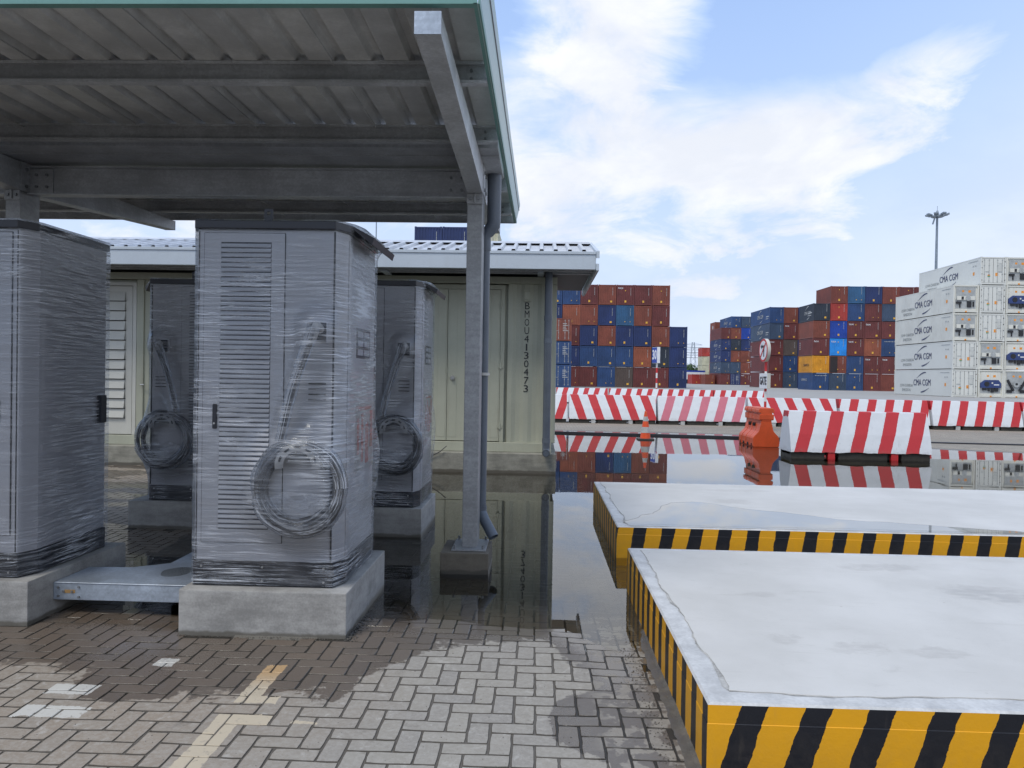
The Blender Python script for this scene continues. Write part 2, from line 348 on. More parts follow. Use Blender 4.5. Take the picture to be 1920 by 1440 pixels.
def brick_mat():
    m, g, out = newmat('paving_brick')
    pos = g.node('ShaderNodeNewGeometry').outputs['Position']; oi = g.node('ShaderNodeObjectInfo').outputs['Random']
    x, y, z = g.sep(pos)
    at = g.node('ShaderNodeAttribute'); at.attribute_name = 'tone'
    rnd = g.m('FRACT', g.m('ADD', g.m('MULTIPLY', oi, 7.), at.outputs['Fac']))
    big = g.noise(pos, .9, 4, .6); fine = g.noise(pos, 45, 5, .7); grit = g.noise(pos, 240, 3, .6)
    leftness = g.ss(g.m('ADD', x, g.m('MULTIPLY', g.m('SUBTRACT', big, .5), 1.6)), -.5, -1.5)
    c = g.mix(leftness, (.305, .284, .245), (.262, .224, .182))
    c = g.mix(g.m('MULTIPLY', rnd, .75), c, g.mix(leftness, (.25, .235, .215), (.285, .232, .178)))
    c = g.mix(g.m('MULTIPLY', g.ss(fine, .35, .7), .38), c, (.44, .42, .38))
    eff = g.ss(g.noise(pos, 11, 5, .7, .8), .56, .70)
    c = g.mix(g.m('MULTIPLY', eff, .42), c, (.52, .50, .46))
    c = g.mix(g.m('MULTIPLY', g.ss(g.noise(g.vm('ADD', pos, g.comb(5., 3., 0.)), 6, 6, .75), .58, .75), .45), c, (.13, .115, .10))
    wet = wet_mask(g, pos)
    right = g.ss(x, .22, .38)
    pr = g.ss(g.noise(pos, 8, 5, .6, .15), .51, .55)
    wet = g.m('MULTIPLY', wet, g.m('SUBTRACT', 1., g.m('MULTIPLY', g.m('MULTIPLY', right, pr), .75)))
    wc = g.mix(g.ss(x, -.2, -1.4), (.145, .130, .112), (.140, .106, .080))
    wc = g.mix(g.m('MULTIPLY', rnd, .6), wc, (.100, .084, .070)); wc = g.mix(g.m('MULTIPLY', fine, .35), wc, (.18, .15, .12))
    c = g.mix(wet, c, wc)
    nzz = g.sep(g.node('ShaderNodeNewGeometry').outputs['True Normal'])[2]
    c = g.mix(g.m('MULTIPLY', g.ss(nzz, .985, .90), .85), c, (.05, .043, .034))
    spk = g.ss(g.noise(pos, 130, 3, .7), .60, .72)
    c = g.mix(g.m('MULTIPLY', spk, .45), c, (.10, .09, .08))
    sub = g.ss(z, -.003, -.034)
    c = g.mix(g.m('MULTIPLY', sub, .92), c, g.mix(fine, (.040, .038, .026), (.070, .064, .046)))
    # road paint left on the bricks (flat print on the paving)
    wx = g.m('MULTIPLY', g.m('SUBTRACT', g.noise(pos, 14, 5, .7), .5), .035)
    px = g.m('ADD', x, wx); py = g.m('ADD', y, g.m('MULTIPLY', g.m('SUBTRACT', g.noise(g.vm('ADD', pos, g.comb(9., 2., 0.)), 14, 5, .7), .5), .055))
    pt = None
    for (x0, x1, y0, y1) in [(-1.45, -1.33, 2.9, 3.5), (-1.45, -1.20, 3.40, 3.50), (-1.44, -1.335, 3.62, 4.11), (-1.44, -1.235, 3.62, 3.705),
                             (-2.40, -2.17, 3.66, 3.775), (-2.39, -2.07, 3.41, 3.53), (-2.06, -1.95, 4.05, 4.16), (-1.10, -.98, 3.43, 3.455)]:
        i1 = g.m('MULTIPLY', g.m('GREATER_THAN', px, x0), g.m('LESS_THAN', px, x1)); i2 = g.m('MULTIPLY', g.m('GREATER_THAN', py, y0), g.m('LESS_THAN', py, y1))
        v = g.m('MULTIPLY', i1, i2); pt = v if pt is None else g.m('MAXIMUM', pt, v)
    wear = g.ss(g.noise(pos, 30, 5, .7), .25, .45)
    pc = g.mix(g.m('MULTIPLY', g.ss(y, 3.75, 4.05), g.ss(x, -1.8, -1.6)), g.mix(g.ss(x, -1.9, -1.6), (.52, .51, .47), (.50, .43, .32)), (.46, .30, .15))
    c = g.mix(g.m('MULTIPLY', pt, wear), c, pc)
    film = g.m('MULTIPLY', wet, g.ss(g.m('ADD', z, g.m('MULTIPLY', g.m('SUBTRACT', g.noise(pos, 60, 4, .6), .5), .008)), .0125, .004))
    rough = g.m('SUBTRACT', .90, g.m('ADD', g.m('MULTIPLY', wet, .46), g.m('MULTIPLY', film, .36)))
    h = g.m('MULTIPLY', g.m('ADD', g.m('MULTIPLY', fine, .5), g.m('MULTIPLY', grit, .5)), g.m('SUBTRACT', 1., g.m('MULTIPLY', film, .93)))
    principled(g, out, c, rough, 0, g.bump(h, .35, .003)); return m
MAT['brick'] = brick_mat()

def ground_mat():
    m, g, out = newmat('yard_ground')
    pos = g.node('ShaderNodeNewGeometry').outputs['Position']; x, y, z = g.sep(pos)
    wet = wet_mask(g, pos)
    n = g.noise(pos, .35, 6, .65); f = g.noise(pos, 30, 5, .7); n2 = g.noise(g.map(pos, (.25, 1, 1)), .8, 6, .65)
    sand = g.mix(wet, g.mix(f, (.085, .075, .06), (.15, .135, .115)), (.03, .026, .02))
    br = g.node('ShaderNodeTexBrick'); g.l.new(pos, br.inputs['Vector']); br.inputs['Scale'].default_value = 1.
    br.inputs['Brick Width'].default_value = .2; br.inputs['Row Height'].default_value = .1; br.inputs['Mortar Size'].default_value = .006
    br.inputs['Color1'].default_value = (.34, .30, .24, 1); br.inputs['Color2'].default_value = (.27, .24, .195, 1); br.inputs['Mortar'].default_value = (.11, .095, .075, 1)
    pv = g.mix(g.m('MULTIPLY', g.ss(n, .4, .65), .5), br.outputs['Color'], (.20, .18, .15))
    damp = g.ss(g.m('ADD', z, g.m('MULTIPLY', g.m('SUBTRACT', n2, .5), .03)), .016, .002)
    pv = g.mix(g.m('MULTIPLY', damp, .75), pv, (.10, .095, .085))
    conc = g.mix(g.ss(n2, .3, .7), (.30, .295, .28), (.37, .36, .34))
    conc = g.mix(g.m('MULTIPLY', g.ss(g.noise(g.map(pos, (.06, .6, 1)), .6, 5, .6), .52, .7), .4), conc, (.22, .215, .20))
    silt = g.mix(f, (.040, .038, .026), (.070, .064, .046))
    c = g.mix(g.ss(y, 27., 27.4), pv, conc)
    c = g.mix(g.ss(z, -.012, -.03), c, silt)
    near = g.m('MULTIPLY', g.m('LESS_THAN', y, 12.7), g.m('LESS_THAN', x, 3.2))
    c = g.mix(near, c, sand)
    rough = g.m('SUBTRACT', .88, g.m('MULTIPLY', damp, .35))
    principled(g, out, c, rough, 0, g.bump(f, .3, .004)); return m
MAT['ground'] = ground_mat()

def water_mat(name='puddle_water', tint=(.90, .89, .84, 1)):
    m, g, out = newmat(name)
    pos = g.node('ShaderNodeNewGeometry').outputs['Position']
    h = g.noise(g.map(pos, (.6, 1.6, 1)), 2.3, 3, .5)
    nrm = g.bump(h, .02, .01)
    fr = g.node('ShaderNodeFresnel'); fr.inputs[0].default_value = 1.52; g.l.new(nrm, fr.inputs[1])
    tr = g.node('ShaderNodeBsdfTransparent'); tr.inputs[0].default_value = tint
    gl = g.node('ShaderNodeBsdfGlossy'); gl.inputs[0].default_value = (1, 1, 1, 1); gl.inputs['Roughness'].default_value = .012
    g.l.new(nrm, gl.inputs['Normal'])
    mx = g.node('ShaderNodeMixShader'); g.l.new(fr.outputs[0], mx.inputs[0]); g.l.new(tr.outputs[0], mx.inputs[1]); g.l.new(gl.outputs[0], mx.inputs[2])
    g.l.new(mx.outputs[0], out.inputs[0]); return m
MAT['water'] = water_mat(); MAT['clearwater'] = water_mat('thin_clear_water', (.86, .88, .90, 1))

def film_mat(name='stretch_film', base=.012, gain=1.0, white=.84):
    m, g, out = newmat(name)
    uv = g.node('ShaderNodeUVMap'); uv.uv_map = 'UVMap'
    oi = g.node('ShaderNodeObjectInfo').outputs['Random']
    u, v, _ = g.sep(uv.outputs[0])
    uo = g.m('ADD', u, g.m('MULTIPLY', oi, 40.))
    P = g.comb(uo, v, 0.)
    w1 = g.m('SUBTRACT', g.noise(P, 1.5, 2, .5), .5); w2 = g.m('SUBTRACT', g.noise(g.vm('ADD', P, g.comb(7., 3., 0.)), 4.5, 2, .5), .5)
    def layer(slope, fu, fv, off, amp1, amp2, pw):
        vv = g.m('ADD', g.m('ADD', v, g.m('MULTIPLY', u, slope)), g.m('ADD', g.m('MULTIPLY', w1, amp1), g.m('MULTIPLY', w2, amp2)))
        q = g.comb(g.m('MULTIPLY', uo, fu), g.m('MULTIPLY', vv, fv), off)
        n = g.noise(q, 1., 3, .6)
        r = g.m('SUBTRACT', 1., g.m('ABSOLUTE', g.m('MULTIPLY', g.m('SUBTRACT', n, .5), 5.)), clamp=True)
        return g.m('POWER', r, pw)
    a = layer(.02, .7, 72, 0., .14, .010, 5.); b = layer(-.20, .6, 80, 9., .16, .008, 5.); c = layer(.28, .7, 70, 17., .14, .010, 5.)
    mk1 = g.ss(g.noise(P, 1.9, 3, .6), .45, .60); mk2 = g.ss(g.noise(g.vm('ADD', P, g.comb(3., 8., 0.)), 2.2, 3, .6), .48, .6)
    fine_ = layer(.05, 1.2, 120, 31., .12, .015, 3.)
    st = g.m('MAXIMUM', g.m('MULTIPLY', a, .95), g.m('MAXIMUM', g.m('MULTIPLY', b, mk1), g.m('MULTIPLY', c, mk2)))
    st = g.m('MAXIMUM', st, g.m('MULTIPLY', fine_, .30))
    brk = g.ss(g.noise(g.comb(g.m('MULTIPLY', uo, 3.), g.m('MULTIPLY', v, 70.), 3.), 1., 3, .6), .42, .58)
    st = g.m('MULTIPLY', st, brk)
    dens = g.ss(g.noise(g.vm('ADD', P, g.comb(1., 5., 2.)), 1.7, 4, .6), .38, .62, .13, 1.)
    st = g.m('MULTIPLY', st, dens)
    haze = g.m('MULTIPLY', g.ss(g.noise(g.map(P, (2, 6, 1)), 1.6, 5, .6), .45, .75), .06)
    fac = g.m('ADD', base, g.m('ADD', haze, g.m('MULTIPLY', st, gain)), clamp=True)
    nrm = g.bump(g.m('ADD', st, g.m('MULTIPLY', w2, .4)), .55, .004)
    pr = principled(g, None, (white, white*1.05, white*1.13), .22, 0, nrm, .7)
    tr = g.node('ShaderNodeBsdfTransparent'); tr.inputs[0].default_value = (.95, .96, .98, 1)
    mx = g.node('ShaderNodeMixShader'); g.l.new(fac, mx.inputs[0]); g.l.new(tr.outputs[0], mx.inputs[1]); g.l.new(pr.outputs[0], mx.inputs[2])
    gl = g.node('ShaderNodeBsdfGlossy'); gl.inputs['Roughness'].default_value = .10; g.l.new(nrm, gl.inputs['Normal'])
    gl.inputs[0].default_value = (.9, .95, 1, 1)
    fr = g.node('ShaderNodeFresnel'); fr.inputs[0].default_value = 1.45; g.l.new(nrm, fr.inputs[1])
    mx2 = g.node('ShaderNodeMixShader'); g.l.new(g.m('MULTIPLY', fr.outputs[0], .72), mx2.inputs[0])
    g.l.new(mx.outputs[0], mx2.inputs[1]); g.l.new(gl.outputs[0], mx2.inputs[2])
    g.l.new(mx2.outputs[0], out.inputs[0]); return m
MAT['film'] = film_mat()
MAT['film_coil'] = film_mat('bunched_film', .05, .90, .78)

# ------------------------------------------------------------------ mesh helpers
class MB:
    def __init__(s): s.v = []; s.f = []; s.mi = []; s.uv = None
    def add(s, vs, fs, mi=0):
        o = len(s.v); s.v += [tuple(p) for p in vs]; s.f += [tuple(i+o for i in f) for f in fs]; s.mi += [mi]*len(fs); return s
    def box(s, x0, x1, y0, y1, z0, z1, mi=0):
        vs = [(x, y, z) for z in (z0, z1) for y in (y0, y1) for x in (x0, x1)]
        return s.add(vs, [(0, 2, 3, 1), (4, 5, 7, 6), (0, 1, 5, 4), (2, 6, 7, 3), (0, 4, 6, 2), (1, 3, 7, 5)], mi)
    def obox(s, c, ax, ay, az, hx, hy, hz, mi=0):
        c = Vector(c); vs = [c+ax*hx*i+ay*hy*j+az*hz*k for k in (-1, 1) for j in (-1, 1) for i in (-1, 1)]
        return s.add(vs, [(0, 2, 3, 1), (4, 5, 7, 6), (0, 1, 5, 4), (2, 6, 7, 3), (0, 4, 6, 2), (1, 3, 7, 5)], mi)
    def prism(s, prof, axis, a, b, mi=0, cap=True):
        """closed 2D profile (counter-clockwise) extruded along an axis"""
        def P(p, t):
            if axis == 'x': return (t, p[0], p[1])
            if axis == 'y': return (p[0], t, p[1])
            return (p[0], p[1], t)
        n = len(prof); vs = [P(p, a) for p in prof]+[P(p, b) for p in prof]
        fs = [(i, (i+1) % n, n+(i+1) % n, n+i) for i in range(n)]
        if cap: fs += [tuple(range(n-1, -1, -1)), tuple(range(n, 2*n))]
        return s.add(vs, fs, mi)
    def tube(s, pts, r, seg=10, mi=0, cap=True):
        pts = [Vector(p) for p in pts]; rr = r if isinstance(r, (list, tuple)) else [r]*len(pts); vs = []; fs = []; up = None
        for i, p in enumerate(pts):
            t = (pts[min(i+1, len(pts)-1)]-pts[max(i-1, 0)]).normalized()
            if up is None: up = t.orthogonal().normalized()
            up = (up-t*up.dot(t)).normalized(); w = t.cross(up)
            for k in range(seg):
                a = 2*math.pi*k/seg; vs.append(p+(up*math.cos(a)+w*math.sin(a))*rr[i])
        for i in range(len(pts)-1):
            for k in range(seg):
                k2 = (k+1) % seg; fs.append((i*seg+k, i*seg+k2, (i+1)*seg+k2, (i+1)*seg+k))
        if cap: fs += [tuple(range(seg-1, -1, -1)), tuple(range((len(pts)-1)*seg, len(pts)*seg))]
        return s.add(vs, fs, mi)
    def lathe(s, prof, cx=0, cy=0, seg=20, mi=0):
        vs = []; fs = []
        for (r, z) in prof:
            for k in range(seg):
                a = 2*math.pi*k/seg; vs.append((cx+r*math.cos(a), cy+r*math.sin(a), z))
        for i in range(len(prof)-1):
            for k in range(seg):
                k2 = (k+1) % seg; fs.append((i*seg+k, i*seg+k2, (i+1)*seg+k2, (i+1)*seg+k))
        fs += [tuple(range(seg-1, -1, -1)), tuple(range((len(prof)-1)*seg, len(prof)*seg))]
        return s.add(vs, fs, mi)
    def xf(s, fn): s.v = [tuple(fn(*p)) for p in s.v]; return s
    def flip(s): s.f = [tuple(reversed(f)) for f in s.f]; return s
    def mesh(s, name, mats, bevel=0, smooth=False, bseg=1, recalc=True):
        me = bpy.data.meshes.new(name); me.from_pydata(s.v, [], s.f)
        if not isinstance(mats, (list, tuple)): mats = [mats]
        for m in mats: me.materials.append(MAT[m] if isinstance(m, str) else m)
        for p, i in zip(me.polygons, s.mi): p.material_index = i
        if bevel or recalc:
            bm = bmesh.new(); bm.from_mesh(me)
            if bevel:
                bmesh.ops.remove_doubles(bm, verts=bm.verts, dist=1e-5)
                ed = [e for e in bm.edges if len(e.link_faces) == 2 and e.calc_face_angle(0) > .6]
                bmesh.ops.bevel(bm, geom=ed, offset=bevel, segments=bseg, affect='EDGES', profile=.7)
            if recalc: bmesh.ops.recalc_face_normals(bm, faces=bm.faces)
            bm.to_mesh(me); bm.free()
        if smooth:
            for p in me.polygons: p.use_smooth = True
            try: me.set_sharp_from_angle(angle=math.radians(40))
            except Exception: pass
        me.update(); return me
    def build(s, name, mats, parent=None, **kw):
        return link(name, s.mesh(name, mats, **kw), parent)
def link(name, data, parent=None, loc=None):
    o = bpy.data.objects.new(name, data); COL.objects.link(o)
    if parent is not None: o.parent = parent
    if loc is not None: o.location = loc
    return o
def tag(o, label=None, cat=None, group=None, kind=None):
    if label: o['label'] = label
    if cat: o['category'] = cat
    if group: o['group'] = group
    if kind: o['kind'] = kind
    return o
def thing(name, label, cat, loc=(0, 0, 0), rz=0, group=None):
    o = bpy.data.objects.new(name, None); COL.objects.link(o); o.location = loc; o.rotation_euler = (0, 0, rz)
    o.empty_display_size = .2
    return tag(o, label, cat, group)
def text_mesh(body, size, width=None, depth=.004, bold=0., spacing=1.):
    cu = bpy.data.curves.new('lettering', 'FONT'); cu.body = body; cu.size = size; cu.extrude = depth/2; cu.offset = bold
    cu.align_x = 'CENTER'; cu.align_y = 'CENTER'; cu.resolution_u = 2; cu.space_character = spacing
    o = bpy.data.objects.new('lettering', cu); COL.objects.link(o)
    bpy.context.view_layer.update()
    dg = bpy.context.evaluated_depsgraph_get()
    me = bpy.data.meshes.new_from_object(o.evaluated_get(dg)); bpy.data.objects.remove(o)
    if width:
        xs = [v.co.x for v in me.vertices]; k = width/(max(xs)-min(xs))
        for v in me.vertices: v.co.x *= k
    me.materials.clear(); return me
ROT_FRONT = Matrix(((1, 0, 0), (0, 0, -1), (0, 1, 0)))         # text facing -Y
ROT_LEFT = Matrix(((0, 0, -1), (-1, 0, 0), (0, 1, 0)))         # text facing -X, reading towards -Y
def put_text(me, mat, parent, loc, rot, name='lettering'):
    k = (me.name, mat)
    me2 = TXT.get(k)
    if me2 is None:
        me2 = me.copy(); me2.materials.clear(); me2.materials.append(MAT[mat]); TXT[k] = me2
    o = link(name, me2, parent); o.matrix_local = Matrix.Translation(loc) @ rot.to_4x4(); return o
TXT = {}

# ------------------------------------------------------------------ ground levels
def sstep(t): t = max(0., min(1., t)); return t*t*(3-2*t)
def pave_h(x, y):
    """height of the paving bricks' tops: water level is z = 0"""
    deep = sstep((y-4.38)/1.9)*.056
    sx = .12+.88*sstep((x+3.6)/1.3)
    h = .0105-deep*sx
    h += .0045*mn.noise(Vector((x*1.3, y*1.3, .3)))+.002*mn.noise(Vector((x*4, y*4, 5)))
    h -= .008*sstep((x-.15)/.35)*sstep((y-3.7)/.6)
    if x < -3.8 and y > 6.5: h = max(h, .002+.006*mn.noise(Vector((x*.8, y*.8, 1))))
    return h
def shore(x):
    if x < 6.4: return 22.85-.05*x
    if x < 8.2: return 22.5-(x-6.4)/1.8*2.9
    return 19.6-(x-8.2)*.45
def ground_h(x, y):
    if y > 26:
        return .02+.25*sstep((y-30)/45)
    n = mn.noise(Vector((x*.55, y*.9, 2)))*.008+mn.noise(Vector((x*2.1, y*2.6, 7)))*.003
    inpool = (x > -9) and (x < 15.5)
    g = (y-shore(x))*.03
    g = max(-.06, min(.018, g))
    if x > 13: g = max(g, min(.018, (x-15)*.03))
    if x < -7.5: g = max(g, min(.012, (-7.5-x)*.05))
    g += n*(1 if g > -.05 else 0)
    if y < 12.7 and x < 3.3:
        h = pave_h(x, y); g = min(h-.004-.008*sstep((.003-h)/.006), .012)
    elif y < 2.6:
        g = .004
    return g
def build_ground():
    def lines(a, b, st): 
        n = int(round((b-a)/st)); return [a+(b-a)*i/n for i in range(n+1)]
    xs = [-3000, -900, -300, -100, -40, -20, -14]+lines(-11, 17, .2)+[20, 26, 36, 50, 80, 140, 300, 900, 3000]
    ys = [-200, -60, -20, -8, -4]+lines(-2, 26.4, .2)+[28, 30, 33, 37, 42, 48, 55, 62, 70, 80, 100, 140, 200, 300, 600, 1200, 3000, 6000]
    vs = [(x, y, ground_h(x, y)) for y in ys for x in xs]; nx = len(xs)
    fs = [(j*nx+i, j*nx+i+1, (j+1)*nx+i+1, (j+1)*nx+i) for j in range(len(ys)-1) for i in range(nx-1)]
    mb = MB(); mb.add(vs, fs)
    o = mb.build('ground', 'ground', recalc=False, smooth=True)
    tag(o, 'grey concrete yard and flooded buff paving running to the horizon', kind='structure')
build_ground()
def build_water():
    mb = MB(); mb.add([(-11, 2.2, 0), (16.5, 2.2, 0), (16.5, 24.5, 0), (-11, 24.5, 0)], [(0, 1, 2, 3)])
    o = mb.build('puddle_water', 'water', recalc=False); tag(o, 'large still puddle mirroring sky, barriers and container stacks', kind='structure')
build_water()

# ------------------------------------------------------------------ paving bricks (herringbone, 20 x 10 cm)
PLINTHS = [(-2.15, -1.13, 4.55, 5.70), (-4.17, -3.13, 4.62, 5.75), (-4.12, -3.10, 7.60, 8.70), (-2.15, -1.13, 7.49, 8.52), (-.775, -.375, 6.14, 6.64)]
def blocked(x, y):
    for (a, b, c, d) in PLINTHS:
        if a-.02 < x < b+.02 and c-.02 < y < d+.02: return True
    if x > .70 and y > 2.9: return True
    return False
def build_bricks():
    c = .10; gap = .0034; t = .06; bv = .0028
    def brick_verts(hx, hy):
        return ([(-hx, -hy, -t), (hx, -hy, -t), (hx, hy, -t), (-hx, hy, -t)] + [(-hx, -hy, -bv), (hx, -hy, -bv), (hx, hy, -bv), (-hx, hy, -bv)] +
                [(-hx+bv, -hy+bv, 0), (hx-bv, -hy+bv, 0), (hx-bv, hy-bv, 0), (-hx+bv, hy-bv, 0)])
    faces = [(0, 1, 5, 4), (1, 2, 6, 5), (2, 3, 7, 6), (3, 0, 4, 7), (4, 5, 9, 8), (5, 6, 10, 9), (6, 7, 11, 10), (7, 4, 8, 11), (8, 9, 10, 11)]
    mh = MB(); mh.add(brick_verts(.1-gap, .05-gap), faces); mh = mh.mesh('brick', 'brick', recalc=False)
    mv = MB(); mv.add(brick_verts(.05-gap, .1-gap), faces); mv = mv.mesh('brick', 'brick', recalc=False)
    vr = random.Random(5)
    def rough_brick(hx, hy):
        out = []
        nxp, nyp = (4, 2) if hx > hy else (2, 4)
        base = [(-hx+2*hx*q/nxp, -hy) for q in range(nxp)]+[(hx, -hy+2*hy*q/nyp) for q in range(nyp)]+[(hx-2*hx*q/nxp, hy) for q in range(nxp)]+[(-hx, hy-2*hy*q/nyp) for q in range(nyp)]
        o = []
        for (x, y) in base:
            j = vr.uniform(0, .0016)+(vr.uniform(.001, .0035) if abs(x) > hx-1e-6 and abs(y) > hy-1e-6 else 0)+(vr.uniform(.001, .004) if vr.random() < .12 else 0)
            o.append((x-(j if x > 0 else -j)*(abs(x) > hx-1e-6), y-(j if y > 0 else -j)*(abs(y) > hy-1e-6)))
        n = len(o); b2 = .0025
        vs = [(x, y, -t) for x, y in o]+[(x, y, -.002) for x, y in o]+[(x-math.copysign(b2, x)*(abs(x) > hx*.5), y-math.copysign(b2, y)*(abs(y) > hy*.5), 0) for x, y in o]
        m = MB(); m.add(vs, [(k, (k+1) % n, n+(k+1) % n, n+k) for k in range(n)]+[(n+k, n+(k+1) % n, 2*n+(k+1) % n, 2*n+k) for k in range(n)]+[tuple(range(2*n, 3*n))])
        return m.mesh('brick', 'brick', recalc=False)
    MH = [rough_brick(.1-gap+.001, .05-gap+.001) for _ in range(8)]; MV = [rough_brick(.05-gap+.001, .1-gap+.001) for _ in range(8)]
    lst = []
    for i in range(-88, 30):
        for j in range(5, 126):
            k = (i+j) % 4
            if k == 0: cx, cy, hor = (i+1)*c, (j+.5)*c, True
            elif k == 2: cx, cy, hor = (i+.5)*c, (j+1)*c, False
            else: continue
            cx += .012*math.sin(cy*.7)
            if cx > .70 and cy > 2.75: continue
            if cx > 2.6: continue
            if blocked(cx, cy): continue
            lst.append((cx, cy, hor))
    def vis(b):
        x, y, _ = b
        if y < 3.02: return False
        return abs(x+.07*y*0+y*.035) < y*.69
    near = sorted([b for b in lst if vis(b) and not (b[1] > 5.75) and not (b[0] < -2.1 and b[1] > 5.2)], key=lambda b: b[1])[:300]
    ns = set((round(b[0], 4), round(b[1], 4)) for b in near)
    rnd = random.Random(3)
    root = link('paving', None); tag(root, 'herringbone paving of tan and grey concrete bricks, partly wet', kind='structure')
    def grad(x, y):
        e = .06; return (pave_h(x+e, y)-pave_h(x-e, y))/(2*e), (pave_h(x, y+e)-pave_h(x, y-e))/(2*e)
    for (x, y, hor) in near:
        gx, gy = grad(x, y)
        o = link('brick', rnd.choice(MH if hor else MV), root, (x+rnd.uniform(-1, 1)*.0012, y+rnd.uniform(-1, 1)*.0012, pave_h(x, y)+rnd.uniform(-1, 1)*.0005))
        o.rotation_euler = (gy+rnd.uniform(-1, 1)*.004, -gx+rnd.uniform(-1, 1)*.004, rnd.uniform(-1, 1)*.012)
    vs = []; fs = []; tone = []
    for (x, y, hor) in lst:
        if (round(x, 4), round(y, 4)) in ns: continue
        gx, gy = grad(x, y); gx += rnd.uniform(-1, 1)*.004; gy += rnd.uniform(-1, 1)*.004; z0 = pave_h(x, y)+rnd.uniform(-1, 1)*.0005
        o = len(vs); bvts = brick_verts(.1-gap if hor else .05-gap, .05-gap if hor else .1-gap)
        vs += [(x+p[0], y+p[1], z0+p[2]+p[0]*gx+p[1]*gy) for p in bvts]; fs += [tuple(i+o for i in f) for f in faces]; tone += [rnd.random()]*len(bvts)
    mb = MB(); mb.add(vs, fs); me = mb.mesh('bricks_beyond', 'brick', recalc=False)
    at = me.attributes.new('tone', 'FLOAT', 'POINT'); at.data.foreach_set('value', tone)
    o = link('bricks_beyond', me, root); o['kind'] = 'stuff'
build_bricks()

# ------------------------------------------------------------------ raised slabs with hazard stripes
def slab(label, x0, x1, y0, y1, h, mf, ms, group):
    r = thing('loading_slab', label, 'concrete slab', (x0, y0, 0), 0, group)
    w, d = x1-x0, y1-y0
    mb = MB()
    # body: lower pour stands 3 mm proud of the upper band, faces: 0 front, 1 side
    zc = h*.74
    def ring(z0, z1, o):
        a = [(-o, -o), (w, -o), (w, d+o), (-o, d+o)]
        vs = [(p[0], p[1], z0) for p in a]+[(p[0], p[1], z1) for p in a]
        mb.add(vs, [(0, 1, 5, 4)], 0); mb.add(vs, [(1, 2, 6, 5), (2, 3, 7, 6)], 2); mb.add(vs, [(3, 0, 4, 7)], 1)
    ring(-.08, zc, 0.); ring(zc+.002, h-.008, -.002)
    mb.add([(0, 0, zc), (w, 0, zc), (w, d, zc), (0, d, zc), (.002, .002, zc+.002), (w, .002, zc+.002), (w, d-.002, zc+.002), (.002, d-.002, zc+.002)],
           [(0, 1, 5, 4), (1, 2, 6, 5), (2, 3, 7, 6)], 0)
    mb.add([(0, 0, zc), (0, d, zc), (.002, d-.002, zc+.002), (.002, .002, zc+.002)], [(0, 1, 2, 3)], 1)
    mb.build('body', [mf, ms, 'slabrim'], r, recalc=False)
    rim = MB()
    o, i, b = .002, .30, .012
    def rect(q, z): return [(q, q, z), (w, q, z), (w, d-q, z), (q, d-q, z)]
    vs = rect(o, h-.008)+rect(b, h)+rect(i, h+.0005)
    fs = []
    for k in (0, 4):
        for e in (0, 2, 3): fs.append((k+e, k+(e+1) % 4, k+4+(e+1) % 4, k+4+e))
    rim.add(vs, fs); rim.build('rim', 'slabrim', r, recalc=False)
    # trowelled surface with an uneven outline, 3 mm proud of the rim
    rnd = random.Random(int(w*100)); pts = []
    def edge(ax, ay, bx, by, n, nx, ny):
        for k in range(n):
            t = k/n; f = (mn.noise(Vector((ax+t*7+bx, ay+t*3+w, 1)))*.030+mn.noise(Vector((t*40, ax+ay, 4)))*.010)
            pts.append((ax+(bx-ax)*t+nx*f, ay+(by-ay)*t+ny*f))
    m = .115
    edge(m, m, w, m, 90, 0, 1); edge(w-.02, m, w-.02, d-.08, 3, 0, 0); edge(w, d-.08, .08, d-.08, 40, 0, 1); edge(.09, d-.08, m, m, 50, 1, 0)
    sc = MB(); n = len(pts); sc.add([(p[0], p[1], h+.0042) for p in pts]+[(p[0], p[1], h) for p in pts], [tuple(range(n))]+[(n+k, n+(k+1) % n, (k+1) % n, k) for k in range(n)])
    sc.build('screed', 'slabtop', r, recalc=False)
    ln = MB(); vs = []; fs = []
    for k in range(n):
        a = pts[k]; b2 = pts[(k+1) % n]; dx, dy = b2[0]-a[0], b2[1]-a[1]; L = math.hypot(dx, dy) or 1; wd = max(.0015, .008+.045*mn.noise(Vector((k*.13, 0, 2)))+.012*mn.noise(Vector((k*.7, 0, 2))))
        vs += [(a[0], a[1], h+.0015), (a[0]+dy/L*wd, a[1]-dx/L*wd, h+.0015)]
    ln.add(vs, [(2*k, 2*k+1, 2*((k+1) % n)+1, 2*((k+1) % n)) for k in range(n)])
    ln.build('dirt_line', 'slabline', r, recalc=False)
    return r
slab('nearest white topped concrete slab, yellow and black striped edges, dry top', .688, 5.4, 3.052, 5.81, .32, 'hz_frontA', 'hz_sideA', 'striped slabs on the right')
rB = slab('farther white topped striped concrete slab with a sky coloured puddle on it', .714, 9.5, 6.84, 9.75, .28, 'hz_frontB', 'hz_sideB', 'striped slabs on the right')
fil = MB(); n = 90; fv = []
for k in range(n+1):
    y = 2.4+3.45*k/n; q = .012*mn.noise(Vector((y*9, 1, 0)))+.008*mn.noise(Vector((y*31, 1, 0))); zb = max(-.02, pave_h(.6, y)); fv += [(.634+q*1.6, y, -.05), (.634+q*1.6, y, zb+.001+q*.2), (.668, y, zb+.006+q*.4), (.690, y, zb+.016+q)]
fil.add(fv, [(4*k+a, 4*k+4+a, 4*k+5+a, 4*k+1+a) for k in range(n) for a in range(3)])
tag(fil.build('mortar_fillet', 'mortar', recalc=True), 'rough grey mortar strip along the foot of the nearest slab', 'mortar strip')
